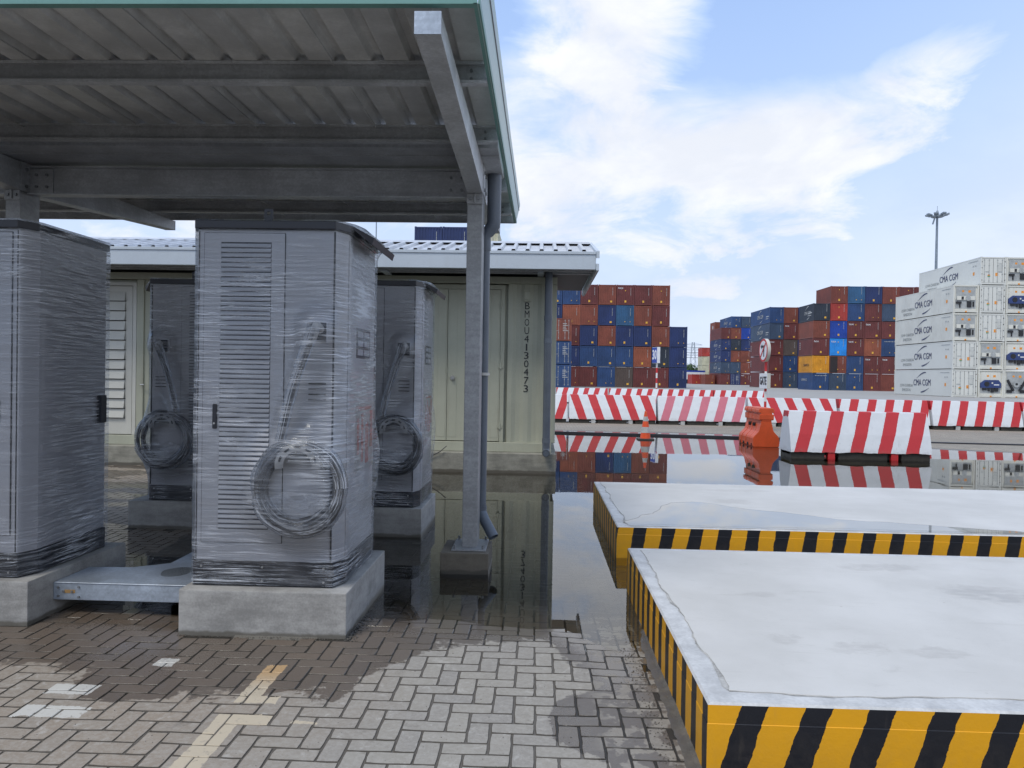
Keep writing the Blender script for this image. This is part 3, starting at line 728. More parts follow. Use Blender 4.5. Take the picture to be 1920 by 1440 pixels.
def slab_puddle():
    pts = [(.83, 6.90), (.80, 7.02), (.92, 7.22), (1.02, 7.42), (1.13, 7.50), (1.22, 7.72), (1.30, 7.98), (1.45, 8.20), (1.66, 8.28), (1.86, 8.18), (2.02, 7.98), (2.20, 7.84), (2.48, 7.72), (2.72, 7.55),
           (2.88, 7.38), (3.1, 7.34), (3.35, 7.30), (3.6, 7.22), (3.9, 7.12), (4.15, 7.04), (4.4, 6.98), (4.7, 6.95), (5.1, 6.91), (5.6, 6.872)]
    res = []
    for k in range(len(pts)-1):
        for t in range(4):
            f = t/4; x = pts[k][0]*(1-f)+pts[k+1][0]*f; y = pts[k][1]*(1-f)+pts[k+1][1]*f
            res.append((x+.03*mn.noise(Vector((x*6, y*6, 0))), y+.035*mn.noise(Vector((x*6, y*6, 3)))))
    low = [(5.6, 6.866), (.82, 6.866)]
    res += low
    mb = MB(); mb.add([(p[0], p[1], .2856) for p in res], [tuple(range(len(res)))[::-1]])
    tag(mb.build('slab_puddle', 'clearwater', recalc=False), 'shallow blue puddle lying on the farther striped slab', 'puddle')
    e = MB(); n = len(res)-2; vs = []
    for k in range(n):
        wd = .010+.012*abs(mn.noise(Vector((k*.25, 3, 0))))
        vs += [(res[k][0]-.714, res[k][1]-.005-6.84, .2852), (res[k][0]-.714-.3*wd, res[k][1]+wd-6.84, .2852)]
    e.add(vs, [(2*k, 2*k+1, 2*k+3, 2*k+2) for k in range(n-1)]); e.build('tide_mark', 'tide', rB, recalc=False)
slab_puddle()

def grit():
    rnd = random.Random(21); m = MB()
    def stone(x, y, z, r):
        vs = [(x+r*rnd.uniform(.6, 1.2)*a, y+r*rnd.uniform(.6, 1.2)*b, z+r*.7*rnd.uniform(.6, 1.1)*c) for a, b, c in ((1, 0, 0), (-1, 0, 0), (0, 1, 0), (0, -1, 0), (0, 0, 1), (0, 0, -1))]
        m.add(vs, [(0, 2, 4), (2, 1, 4), (1, 3, 4), (3, 0, 4), (2, 0, 5), (1, 2, 5), (3, 1, 5), (0, 3, 5)])
    for _ in range(420):
        x = -1.125+abs(rnd.gauss(0, .035)); y = rnd.uniform(4.5, 5.7); stone(x, y, pave_h(x, y)+.003, rnd.uniform(.003, .008))
    for _ in range(380):
        x = .60-abs(rnd.gauss(0, .05)); y = rnd.uniform(2.9, 5.2); stone(x, y, pave_h(x, y)+.002, rnd.uniform(.002, .006))
    for _ in range(260):
        x = rnd.uniform(-2.6, .5); y = rnd.uniform(2.9, 4.5); stone(x, y, pave_h(x, y)+.001, rnd.uniform(.0015, .004))
    for _ in range(160):
        x = rnd.uniform(-2.15, -1.1); y = 4.54-abs(rnd.gauss(0, .02)); stone(x, y, pave_h(x, y)+.002, rnd.uniform(.002, .006))
    tag(m.build('grit', 'mortar', recalc=False), 'loose grit and crumbs of mortar scattered on the paving', 'grit', kind='stuff')
grit()
# ------------------------------------------------------------------ plinths and cabinets
def plinth(label, x0, x1, y0, y1, h=.28):
    mb = MB(); mb.box(x0-x0, x1-x0, 0, y1-y0, -.10, h)
    o = mb.build('concrete_plinth', 'concrete', bevel=.008, bseg=2); o.location = (x0, y0, 0)
    return tag(o, label, 'plinth', 'concrete plinths under the cabinets')
plinth('concrete plinth under the central film wrapped cabinet, in front', -2.15, -1.13, 4.55, 5.70)
plinth('concrete plinth under the left cabinet, cut by the picture edge', -4.17, -3.13, 4.62, 5.75)
plinth('concrete plinth under the smaller looking cabinet at the rear left', -4.12, -3.10, 7.60, 8.70)
plinth('concrete plinth standing in water under the rear right cabinet', -2.15, -1.13, 7.49, 8.52)
for (x0, x1, y0, y1, lb) in [(-2.1, -1.3, 4.47, 4.56, 'mortar spill at the foot of the central concrete plinth')]:
    mb = MB(); n = 26; top = [(x0+.3+(x1-x0-.3)*k/n, y0+.03*mn.noise(Vector((k*.6, 0, 0)))+.03) for k in range(n+1)]
    vs = [(p[0], p[1], .004) for p in top]+[(p[0], y1+.01, .016) for p in top]
    mb.add(vs, [(k, k+1, n+2+k, n+1+k) for k in range(n)]); tag(mb.build('mortar_spill', 'concrete', recalc=False), lb, 'mortar')

W, D, HT, SK = .86, .89, 2.19, .153
def cab_meshes(mir):
    """all cabinet parts in local space; mir swaps left and right"""
    fx = (lambda x, y, z: (W-x, y, z)) if mir else (lambda x, y, z: (x, y, z))
    P = {}
    def out(name, mb, mats, key=None, **kw):
        mb.xf(fx)
        if mir: mb.flip()
        P.setdefault(name, []).append((mb.mesh(name, mats, **kw), (0, 0, 0)))
    plan = [(0, 0), (W, 0), (W+.05, .125), (W+.05, D), (-.05, D), (-.05, .125)]
    def inset(pl, d): 
        cx, cy = W/2, D/2
        return [(p[0]+(d if p[0] < cx else -d), p[1]+(d if p[1] < cy else -d)) for p in pl]
    m = MB(); m.prism(inset(plan, .004), 'z', SK, HT); 
    out('body', m, ['cab'], bevel=.004)
    m = MB(); m.prism(inset(plan, -.002), 'z', .004, SK-.002); out('skirt', m, 'cab_black', bevel=.003)
    m = MB()
    for (bx, bz) in [(.05, .12), (.43, .12), (.81, .12), (.05, .035), (.43, .035), (.81, .035)]:
        m = MB(); m.tube([(bx, -.001, bz), (bx, -.010, bz)], .0065, 8); out('bolt', m, 'chrome')
    # lid with a hood over the gun side
    prof = [(-.055, HT), (W+.06, HT), (W+.175, HT-.02), (W+.18, HT+.012), (W+.07, HT+.072), (-.055, HT+.048)]
    m = MB(); m.prism([(p[0], p[1]) for p in prof], 'y', -.02, .0); m2 = MB()
    top = [(-.056, HT+.003, -.024), ]
    m = MB()
    ring = [(-.056, .10), (-.004, -.03), (W+.004, -.03), (W+.065, .10), (W+.065, D+.02), (-.056, D+.02)]
    zt = lambda x, y: HT+.050+.018*math.sin(max(0, min(1, x/W))*math.pi)
    vs = [(p[0], p[1], HT+.002) for p in ring]+[(p[0], p[1], zt(*p)) for p in ring]
    m.add(vs, [(k, (k+1) % 6, 6+(k+1) % 6, 6+k) for k in range(6)]+[(11, 10, 9, 8, 7, 6)[::-1], (5, 4, 3, 2, 1, 0)])
    m.add([(W+.065, .10, HT+.052), (W+.065, D+.02, HT+.052), (W+.185, D+.02, HT-.005), (W+.185, .22, HT-.005),
           (W+.065, .10, HT+.036), (W+.065, D+.02, HT+.036), (W+.170, D+.02, HT-.050), (W+.170, .22, HT-.050)],
          [(0, 3, 2, 1), (4, 5, 6, 7), (0, 4, 7, 3), (1, 2, 6, 5), (3, 7, 6, 2)])
    out('lid', m, 'cab_black', bevel=.003)
    # lifting eye
    m = MB(); n = 16; cx, cz = .43, HT+.105
    sq = [(-.026, -.05), (.026, -.05), (.026, .03), (-.026, .03)]
    def on_sq(a):
        ca, sa = math.cos(a), math.sin(a); k = .027/max(abs(ca), abs(sa)); return (ca*k, sa*k)
    vs = []
    for yy in (-.004, .004):
        for k in range(n):
            a = 2*math.pi*k/n; vs.append((cx+.013*math.cos(a), .03+yy, cz+.013*math.sin(a)))
        for k in range(n):
            a = 2*math.pi*k/n; q = on_sq(a); vs.append((cx+q[0], .03+yy, cz+q[1]))
    fs = []
    for k in range(n):
        k2 = (k+1) % n; fs += [(k, k2, n+k2, n+k), (2*n+k, 3*n+k, 3*n+k2, 2*n+k2), (k, 2*n+k, 2*n+k2, k2), (n+k, n+k2, 3*n+k2, 3*n+k)]
    m.add(vs, fs); m.box(cx-.026, cx+.026, .026, .034, HT+.03, cz-.026); out('lifting_eye', m, 'cab_black')
    # door leaf, joints show as dark recesses behind it
    m = MB(); m.box(.043, .548, -.0015, .010, .267, 2.170); out('door_joint', m, 'gap')
    m = MB()
    m.box(.047, .150, -.006, .004, .271, 2.166); m.box(.463, .544, -.006, .004, .271, 2.166)
    m.box(.150, .463, -.006, .004, .271, .350); m.box(.150, .463, -.006, .004, 2.112, 2.166)
    out('door', m, 'cab')
    m = MB(); m.box(.150, .463, -.003, .004, .350, 2.112); out('louvre_recess', m, 'gap')
    m = MB(); m.box(.846, .850, -.002, .003, SK+.01, HT-.01); m.box(.010, .014, -.002, .003, SK+.01, HT-.01); m.box(.852, .856, -.002, .003, SK+.01, HT-.01); out('frame_joint', m, 'gap')
    m = MB(); m.add([(.152, -.004, .0145), (.461, -.004, .0145), (.461, -.013, -.006), (.152, -.013, -.006), (.461, -.010, -.009), (.152, -.010, -.009), (.152, -.014, -.002), (.461, -.014, -.002)],
                    [(0, 1, 7, 6), (6, 7, 2, 3), (3, 2, 4, 5)])
    m.xf(fx)
    if mir: m.flip()
    sl = m.mesh('louvre_slat', 'louvre', recalc=False)
    P['louvre_slat'] = [(sl, (0, 0, .366+k*.0297)) for k in range(59)]
    m = MB(); m.box(.112, .140, -.020, -.005, .968, 1.119); out('door_handle', m, 'cab_black', bevel=.004)
    m = MB(); m.tube([(.126, -.019, 1.0), (.126, -.026, 1.0)], .006, 10); out('lock', m, 'chrome')
    for k in range(4):
        m = MB(); m.box(.70, .808, -.0025, .003, 1.15+k*.033, 1.158+k*.033); out('vent_slot', m, 'gap')
    # plug socket recess
    m = MB(); m.box(.686, .807, -.003, .004, 1.506, 1.628); out('socket', m, 'cab_black')
    m = MB(); m.box(.672, .821, -.005, .003, 1.628, 1.634); m.box(.672, .686, -.004, .003, 1.50, 1.628); m.box(.807, .812, -.004, .003, 1.50, 1.628); out('socket_frame', m, 'louvre')
    m = MB(); m.tube([(.765, -.004, 1.585), (.762, -.05, 1.60), (.757, -.085, 1.575), (.745, -.085, 1.52)], [.030, .032, .030, .024], 14); out('plug', m, 'bracket', smooth=True)
    m = MB(); pts = []
    for k in range(16):
        t = k/15; pts.append((.745-.19*t-.02*math.sin(t*math.pi), -.085+.01*math.sin(t*3), 1.53-.63*t))
    m.tube(pts, .019, 12); out('cable', m, 'rubber', smooth=True)
    m = MB(); pts = []; turns = 3
    for k in range(turns*40+1):
        a = math.radians(128)+2*math.pi*k/40; t = k/(turns*40)
        off_ = (-.030, .002, .030)[min(2, int(t*3))]*min(1, 1)+.006*math.sin(a*2+t*5); rx = .238+off_; rz = .242+off_+.006*math.cos(a*3+t*4)
        pts.append((.676+rx*math.cos(a), -.060-.030*math.sin(t*9), .628+rz*math.sin(a)))
    m.tube(pts, .0185, 10); out('charging_cable_coil', m, 'rubber', smooth=True)
    # horseshoe cable bracket
    m = MB(); n = 22; vs = []; cx, cz = .678, .765
    for yy in (-.118, -.128):
        for k in range(n+1):
            a = math.radians(-12+204*k/n)
            vs.append((cx+.085*math.cos(a), yy, cz+.085*math.sin(a)))
            vs.append((cx+.138*math.cos(a), yy, cz+.132*math.sin(a)))
    fs = []
    o = 2*(n+1)
    for k in range(n):
        fs += [(2*k, 2*k+1, 2*k+3, 2*k+2), (o+2*k, o+2*k+2, o+2*k+3, o+2*k+1), (2*k, 2*k+2, o+2*k+2, o+2*k), (2*k+1, o+2*k+1, o+2*k+3, 2*k+3)]
    fs += [(0, o, o+1, 1), (2*n, 2*n+1, o+2*n+1, o+2*n)]
    m.add(vs, fs); m.box(cx-.06, cx+.06, -.12, 0, cz+.02, cz+.03); out('cable_bracket', m, 'bracket')
    for k in range(5):
        m = MB(); a = math.radians(20+35*k); c = Vector((cx+.112*math.cos(a), -.130, cz+.108*math.sin(a)))
        ax = Vector((-math.sin(a), 0, math.cos(a))); az = Vector((math.cos(a), 0, math.sin(a)))
        m.obox(c, ax, Vector((0, 1, 0)), az, .017, .0015, .006)
        out('bracket_slot', m, 'gap')
    # gun side: display, label and side panel
    xs = W+.0485
    m = MB(); m.box(xs-.004, xs+.003, .33, .74, 1.42, 1.62); out('display_surround', m, 'cab_black')
    m = MB()
    for k in range(3):
        for q in range(2): m.box(xs+.003, xs+.006, .37+q*.18, .52+q*.18, 1.44+k*.06, 1.48+k*.06)
    out('display_panel', m, 'louvre')
    m = MB(); m.box(xs-.003, xs+.004, .34, .88, .66, 1.12); out('instruction_label', m, 'bracket')
    m = MB()
    for (a, b, c, d) in [(.38, .44, .78, 1.02), (.50, .56, .72, 1.05), (.62, .72, .70, .98), (.76, .84, .80, 1.06), (.42, .80, 1.07, 1.09)]: m.box(xs+.004, xs+.006, a, b, c, d)
    out('label_print', m, 'redlabel')
    m = MB(); m.box(xs-.003, xs+.0025, .002+.125, D-.02, SK+.01, HT-.04); out('side_panel', m, 'cab')
    # lock block on the plain side
    m = MB(); m.box(-.085, -.048, D-.12, D-.05, .93, 1.13); out('side_lock', m, 'cab_black', bevel=.004)
    return P
def film_mesh(mir, seed, tight=False):
    """stretch film wound round the cabinet; it bridges out over plug, cable and coil"""
    off = .012
    plan = [(-.05-off, D+off), (-.05-off, .125), (0-off*.5, -off), (W+off*.5, -off), (W+.05+off, .125), (W+.05+off, D+off), (-.05-off, D+off)]
    st = .022; path = []; acc = 0
    for a, b in zip(plan[:-1], plan[1:]):
        L = math.hypot(b[0]-a[0], b[1]-a[1]); n = max(1, int(L/st))
        nx, ny = (b[1]-a[1])/L, -(b[0]-a[0])/L
        for k in range(n): path.append((a[0]+(b[0]-a[0])*k/n, a[1]+(b[1]-a[1])*k/n, nx, ny, acc+L*k/n))
        acc += L
    path.append((plan[-1][0], plan[-1][1], path[-1][2], path[-1][3], acc))
    nz = 96; z0, z1 = .012, HT+.062; vs = []; uvs = []
    for j in range(nz+1):
        t = j/nz; z = z0+(z1-z0)*t
        for (x, y, nx, ny, u) in path:
            n = Vector((nx, ny))
            if n.x*(x-W/2)+n.y*(y-D/2) < 0: n = -n
            wv = .0025*mn.noise(Vector((u*1.5+seed*9, z*26+u*2, seed)))+.0015*mn.noise(Vector((u*3, z*50, seed+3)))+.004*mn.noise(Vector((u*2, z*4, seed+5)))
            px, py = x+n.x*(wv+.003), y+n.y*(wv+.003)
            if y < .1:
                dx, dz = x-.676, z-.628; r = math.hypot(dx/.36, dz/.36)
                b = .145*sstep((1.30-r)/.75)
                s = (1.53-z)/.63; cxl = .745-.19*s
                if 0 < s < 1.1: b = max(b, .125*sstep((.13-abs(x-cxl))/.11))
                dd = math.hypot((x-.755)/.14, (z-1.58)/.16); b = max(b, .125*sstep((1.2-dd)/.9))
                py -= b
            if x > W+.02 and .12 < z < 1.25:      # loose belly on the gun side
                k = sstep((z-.35)/.25)*sstep((1.02-z)/.22); kk = sstep((y-.1)/.5)
                px += .028*k*kk*(1+.5*mn.noise(Vector((y*5, z*7, seed))))
            if z > HT-.05 and x > W-.1 and y > .05:
                px += .05*sstep((z-HT+.05)/.1)*sstep((y-.0)/.3)
            if z < SK: pass
            vs.append((px, py, z)); uvs.append((u, z))
    nx_ = len(path); fs = [(j*nx_+i, j*nx_+i+1, (j+1)*nx_+i+1, (j+1)*nx_+i) for j in range(nz) for i in range(nx_-1)]
    # gathered top
    base = len(vs)
    for (x, y, nx, ny, u) in path:
        vs.append((W/2+(x-W/2)*.72, D/2+(y-D/2)*.72, HT+.074+.004*mn.noise(Vector((u*8, 0, seed))))); uvs.append((u, HT+.25))
    fs += [(nz*nx_+i, nz*nx_+i+1, base+i+1, base+i) for i in range(nx_-1)]
    if mir: vs = [(W-x, y, z) for (x, y, z) in vs]; fs = [tuple(reversed(f)) for f in fs]
    me = bpy.data.meshes.new('plastic_film'); me.from_pydata(vs, [], fs); me.materials.append(MAT['film'])
    uvl = me.uv_layers.new(name='UVMap')
    for p in me.polygons:
        p.use_smooth = True
        for li in p.loop_indices: uvl.data[li].uv = uvs[me.loops[li].vertex_index]
    return me
def wrap_mesh(mir, seed):
    """bunched film wound tightly round the coil and the cable"""
    m = MB(); uvs = []
    def tubeuv(pts, r, seg, du):
        s = len(m.v); m.tube(pts, r, seg, cap=False)
        for i in range(len(pts)):
            for k in range(seg): uvs.append((i*.035, k/seg*du))
    pts = []; rr = []
    for k in range(57):
        a = 2*math.pi*k/56; n = mn.noise(Vector((math.cos(a)*2, math.sin(a)*2, seed)))
        pts.append((.676+.246*math.cos(a), -.078, .628+.248*math.sin(a))); rr.append(.052+.014*n+(.012 if math.sin(a) < -.3 else 0))
    tubeuv(pts, rr, 12, .35)
    pts = []; rr = []
    for k in range(14):
        t = k/13; pts.append((.755-.20*t-.02*math.sin(t*math.pi), -.080, 1.60-.70*t)); rr.append(.033+.006*mn.noise(Vector((t*6, 1, seed)))+.010*(1-t)**4)
    tubeuv(pts, rr, 12, .3)
    # loose veil hanging inside the lower half of the coil
    s = len(m.v); nx, nz = 14, 7
    for j in range(nz+1):
        for i in range(nx+1):
            a = math.radians(200+140*i/nx); t = j/nz; r = .235-(.16+.05*mn.noise(Vector((i*.5, 0, seed))))*t
            m.v.append((.676+.96*r*math.cos(a), -.092-.012*mn.noise(Vector((i, j, seed))), .628+r*math.sin(a))); uvs.append((i*.03, t*.3))
    m.f += [(s+j*(nx+1)+i, s+j*(nx+1)+i+1, s+(j+1)*(nx+1)+i+1, s+(j+1)*(nx+1)+i) for j in range(nz) for i in range(nx)]; m.mi += [0]*(nx*nz)
    vs, fs = m.v, m.f
    if mir: vs = [(W-x, y, z) for (x, y, z) in vs]; fs = [tuple(reversed(f)) for f in fs]
    me = bpy.data.meshes.new('coil_film'); me.from_pydata(vs, [], fs); me.materials.append(MAT['film_coil'])
    uvl = me.uv_layers.new(name='UVMap')
    for p in me.polygons:
        p.use_smooth = True
        for li in p.loop_indices: uvl.data[li].uv = uvs[me.loops[li].vertex_index]
    return me
CABS = {m: cab_meshes(m) for m in (False, True)}
def cabinet(label, x, y, mir, seed):
    r = thing('charging_cabinet', label, 'electrical cabinet', (x, y, .28), 0, 'film wrapped charging cabinets')
    made = {}
    own = {'louvre_slat': 'door', 'door_handle': 'door', 'lock': 'door', 'louvre_recess': 'door', 'bracket_slot': 'cable_bracket', 'display_panel': 'display_surround',
           'label_print': 'instruction_label', 'socket_frame': 'socket', 'bolt': 'skirt', 'lifting_eye': 'lid'}
    for name, lst in sorted(CABS[mir].items(), key=lambda q: q[0] in own):
        for me, loc in lst:
            o = link(name, me, made[own[name]] if name in own else r, loc); made[name] = o
            if name in ('display_panel', 'label_print', 'frame_joint'): o['kind'] = 'stuff'
    link('plastic_film', film_mesh(mir, seed), r); link('coil_film', wrap_mesh(mir, seed), r)
    return r
cabinet('large grey film wrapped charging cabinet in the centre, coiled cable on its front', -2.109, 4.658, False, 1)
cabinet('grey film wrapped charging cabinet cut by the left picture edge', -4.115, 4.70, True, 2)
cabinet('rear left film wrapped charging cabinet in front of the louvred door', -3.935, 7.66, True, 3)
cabinet('rear right film wrapped charging cabinet beside the canopy column', -2.085, 7.55, False, 4)

# ------------------------------------------------------------------ galvanised cable duct between the plinths
def duct():
    r = thing('cable_duct', 'galvanised steel cable duct bridging the gap between the front plinths', 'cable duct', (-3.128, 4.87, .10))
    m = MB(); m.box(.0, .972, .0, .012, .0, .106); m.box(.0, .972, .012, .03, -.004, .004); m.build('front_channel', 'galv_light', r, bevel=.002)
    m = MB()
    pl = [(0, 0), (.972, 0), (.972, 2.9), (.50, 2.9), (.50, .56), (.30, .42), (0, .40)]
    m.prism([(p[0]+.002, p[1]-.004) for p in pl], 'z', .107, .114); m.build('lid', 'galv_light', r, bevel=.002)
    m = MB(); m.box(.505, .515, .56, 2.9, 0, .105); m.box(.955, .967, .6, 2.9, 0, .105); m.box(.0, .3, .39, .398, 0, .105); m.build('side_channel', 'galv', r)
    for (bx, bz) in [(.035, .08), (.035, .025), (.17, .085), (.17, .02), (.885, .085), (.885, .02), (.07, .055), (.125, .055), (.95, .05)]:
        m = MB(); m.tube([(bx, .002, bz), (bx, -.008, bz)], .008, 8); m.build('bolt', 'bolt', r)
    m = MB(); m.box(.075, .145, -.0015, .001, .044, .066); m.build('earth_tag', 'bronze', r)
    m = MB(); m.box(.968, 1.0, .012, .03, -.02, .07); m.build('bracket', 'cab_black', r)
    s = MB(); n = 28; s.add([(.66+.10*math.cos(2*math.pi*k/n)*(1+.3*mn.noise(Vector((math.cos(k*.22), math.sin(k*.22), 0)))), .32+.13*math.sin(2*math.pi*k/n), .1146) for k in range(n)], [tuple(range(n))])
    s.build('water_stain', 'clearwater', r, recalc=False)
duct()

# ------------------------------------------------------------------ canopy
CANOPY = thing('canopy', 'galvanised steel canopy with corrugated roof sheets over the cabinets', 'canopy', (-.55, 6.35, 0))
def cparts():
    R = CANOPY; ox, oy = .55, -6.35
    def bld(mb, name, mat, **kw): mb.xf(lambda x, y, z: (x+ox, y+oy, z)); return mb.build(name, mat, R, **kw)
    for xc in (-.548, -4.42):
        m = MB(); m.box(xc-.0625, xc+.0625, 6.29, 6.54, .185, 3.085); col = bld(m, 'column', 'galv', bevel=.006, bseg=2)
        m = MB(); m.box(xc-.14, xc+.14, 6.20, 6.62, .172, .186); b = bld(m, 'base_plate', 'galv', bevel=.002)
        for (bx, by) in ((-.115, 6.23), (.115, 6.23), (-.115, 6.59), (.115, 6.59)):
            m = MB(); m.tube([(xc+bx, by, .186), (xc+bx, by, .215)], .011, 6); bld(m, 'anchor_bolt', 'bolt')
        # cap bracket with two bolts
        m = MB(); m.box(xc-.066, xc+.066, 6.275, 6.291, 3.0, 3.085); m.box(xc-.008, xc+.006, 6.262, 6.276, 3.01, 3.115); bld(m, 'cap_bracket', 'galv', bevel=.002)
        for bx in (-.035, .035):
            m = MB(); m.tube([(xc+bx, 6.276, 3.045), (xc+bx, 6.262, 3.045)], .015, 6); bld(m, 'bolt', 'bolt')
        # tapered cantilever arms
        for (ya, yb, zb, zt) in ((6.285, 3.60, 3.195, 3.298), (6.545, 9.02, 3.27, 3.375)):
            m = MB(); y0, y1 = ya, yb
            vs = []
            for (y, a, b) in ((y0, 3.087, 3.325), (y1, zb, zt)):
                vs += [(xc-.0625, y, a), (xc+.0625, y, a), (xc+.0625, y, b), (xc-.0625, y, b)]
            m.add(vs, [(0, 1, 2, 3), (7, 6, 5, 4), (0, 4, 5, 1), (1, 5, 6, 2), (2, 6, 7, 3), (3, 7, 4, 0)])
            bld(m, 'cantilever_arm', 'galv_dark', bevel=.005, bseg=2)
            s = -1 if yb < 5 else 1
            m = MB(); m.box(xc-.0635, xc+.0635, min(yb, yb+s*.004)+s*.001, max(yb, yb+s*.004)+s*.001, zb-.002, zt+.002); e = bld(m, 'arm_end_cap', 'galv_light')
        m = MB(); m.box(xc-.07, xc+.07, 6.286, 6.544, 3.087, 3.327); bld(m, 'head_block', 'galv_dark')
        for (bz, by) in ((3.13, 6.35), (3.13, 6.48), (3.27, 6.35), (3.27, 6.48)):
            m = MB(); m.tube([(xc+.069, by, bz), (xc+.083, by, bz)], .014, 6); bld(m, 'bolt', 'bolt')
    # main I beam between the columns, with end plates
    for (xa, xb, ya) in ((-4.35, -.618, 6.415), ):
        m = MB(); z0, z1 = 3.068, 3.306
        m.box(xa, xb, ya-.055, ya+.055, z0, z0+.010); m.box(xa, xb, ya-.055, ya+.055, z1-.010, z1); m.box(xa, xb, ya-.004, ya+.004, z0+.010, z1-.010)
        bld(m, 'main_beam', 'galv_dark')
        for (pa, pb) in ((xa+.001, xa+.20), (xb-.20, xb-.001)):
            m = MB(); m.box(pa, pb, ya-.016, ya-.005, z0+.014, z1-.014); bld(m, 'splice_plate', 'galv_dark')
            for fx_ in (.3, .75):
                for fz in (.3, .72):
                    cx = pa+(pb-pa)*fx_; cz = z0+(z1-z0)*fz
                    m = MB(); m.tube([(cx, ya-.016, cz), (cx, ya-.030, cz)], .013, 6); bld(m, 'bolt', 'bolt')
    m = MB(); m.box(-7.5, -4.49, 6.36, 6.47, 3.068, 3.078); m.box(-7.5, -4.49, 6.36, 6.47, 3.296, 3.306); m.box(-7.5, -4.49, 6.411, 6.419, 3.078, 3.296); bld(m, 'main_beam', 'galv_dark')
    # C purlins
    armt = lambda y: (3.298+(y-3.6)/(2.685)*.027) if y < 6.3 else (3.325+(y-6.55)/2.45*.05)
    for y in (4.56, 5.74, 7.35, 8.50):
        z0 = armt(y)+.003; h = .128; m = MB()
        m.box(-7.5, -.335, y-.002, y+.002, z0, z0+h)
        m.box(-7.5, -.335, y-.055, y-.002, z0, z0+.003); m.box(-7.5, -.335, y-.055, y-.002, z0+h-.003, z0+h)
        m.box(-7.5, -.335, y-.055, y-.052, z0+.003, z0+.018); m.box(-7.5, -.335, y-.055, y-.052, z0+h-.018, z0+h-.003)
        bld(m, 'purlin', 'galv_dark')
        for q in (3.5, 7.2):
            pass
        for bz in (.04, .09):
            m = MB(); m.tube([(-.43, y-.003, z0+bz), (-.43, y-.018, z0+bz)], .010, 6); bld(m, 'bolt', 'bolt')
    # box gutter along the valley
    m = MB(); gz = 3.332
    m.box(-7.5, -.345, 5.86, 6.78, gz, gz+.003); m.box(-7.5, -.345, 5.86, 5.863, gz+.003, gz+.10); m.box(-7.5, -.345, 6.777, 6.78, gz+.003, gz+.10); m.box(-7.5, -.345, 6.06, 6.075, gz-.008, gz); m.box(-.345, -.342, 5.86, 6.78, gz, gz+.105)
    bld(m, 'gutter', 'galv_dark')
    # roof sheets: one object per 0.9 m sheet
    def sheet(x1, ya, za, yb, zb):
        p, rib = .225, .042; prof = []
        for k in range(4):
            xr = x1-k*p
            prof += [(xr, 0), (xr-.140, 0), (xr-.162, rib), (xr-.203, rib)]
        prof += [(x1-.9+.002, 0)]
        m = MB(); vs = []
        for (x, z) in prof: vs += [(x, ya, za+z), (x, yb, zb+z), (x, ya, za+z+.004), (x, yb, zb+z+.004)]
        n = len(prof); fs = []
        for k in range(n-1):
            a, b = 4*k, 4*k+4; fs += [(a, a+1, b+1, b), (a+2, b+2, b+3, a+3), (a, b, b+2, a+2), (a+1, a+3, b+3, b+1)]
        m.add(vs, fs); m.box(x1-.9-.012, x1-.9-.002, ya+.01, yb-.01, min(za, zb)-.004, min(za, zb)-.001)
        return m
    for k in range(8):
        x1 = -.345-k*.9
        bld(sheet(x1, 3.63, 3.437, 5.90, 3.447), 'roof_sheet', 'deck', recalc=False); bld(sheet(x1, 6.75, 3.462, 9.08, 3.512), 'roof_sheet', 'deck', recalc=False)
    # flashings
    m = MB(); m.box(-7.5, -.318, 3.597, 3.602, 3.335, 3.60); m.box(-7.5, -.318, 3.602, 3.64, 3.335, 3.338); bld(m, 'front_fascia', 'green')
    m = MB(); m.box(-7.5, -.318, 9.09, 9.095, 3.40, 3.64); m.box(-7.5, -.318, 9.06, 9.09, 3.40, 3.403); bld(m, 'rear_fascia', 'galv_dark')
    # verge flashing follows the shallow valley
    zs = [(3.597, 3.335), (6.35, 3.360), (9.095, 3.402)]
    m = MB()
    for (a, b) in zip(zs[:-1], zs[1:]):
        for (xa, xb, l0, l1, mi) in ((-.318, -.314, 0, .215, 1), (-.336, -.3185, 0, .004, 0), (-.3138, -.306, 0, .018, 0), (-.3138, -.309, .150, .158, 2)):
            vs = [(xa, a[0], a[1]+l0), (xb, a[0], a[1]+l0), (xb, b[0], b[1]+l0), (xa, b[0], b[1]+l0), (xa, a[0], a[1]+l1), (xb, a[0], a[1]+l1), (xb, b[0], b[1]+l1), (xa, b[0], b[1]+l1)]
            m.add(vs, [(0, 3, 2, 1), (4, 5, 6, 7), (0, 1, 5, 4), (2, 3, 7, 6), (0, 4, 7, 3), (1, 2, 6, 5)], mi)
    m.v = [(x+max(0, (z-3.335-.02*(y-3.6)/5.5))*.22, y, z) for (x, y, z) in m.v]
    bld(m, 'verge_flashing', ['green', 'greenpale', 'cab_dark'])
    for k in range(9):
        y = 3.9+k*.6; zb = zs[0][1]+(zs[1][1]-zs[0][1])*(y-3.597)/2.75 if y < 6.35 else zs[1][1]+(zs[2][1]-zs[1][1])*(y-6.35)/2.75
        m = MB(); m.tube([(-.314, y, zb+.09), (-.306, y, zb+.09)], .006, 6); bld(m, 'rivet', 'bolt')
cparts()
def footing(x, lb):
    m = MB(); m.box(-.195, .195, 0, .50, -.1, .17)
    o = m.build('column_footing', 'footing', bevel=.008, bseg=2); o.location = (x, 6.14, 0); tag(o, lb, 'footing')
footing(-.575, 'wet brown concrete footing block under the right canopy column')
footing(-4.44, 'concrete footing block under the left canopy column behind the left cabinet')
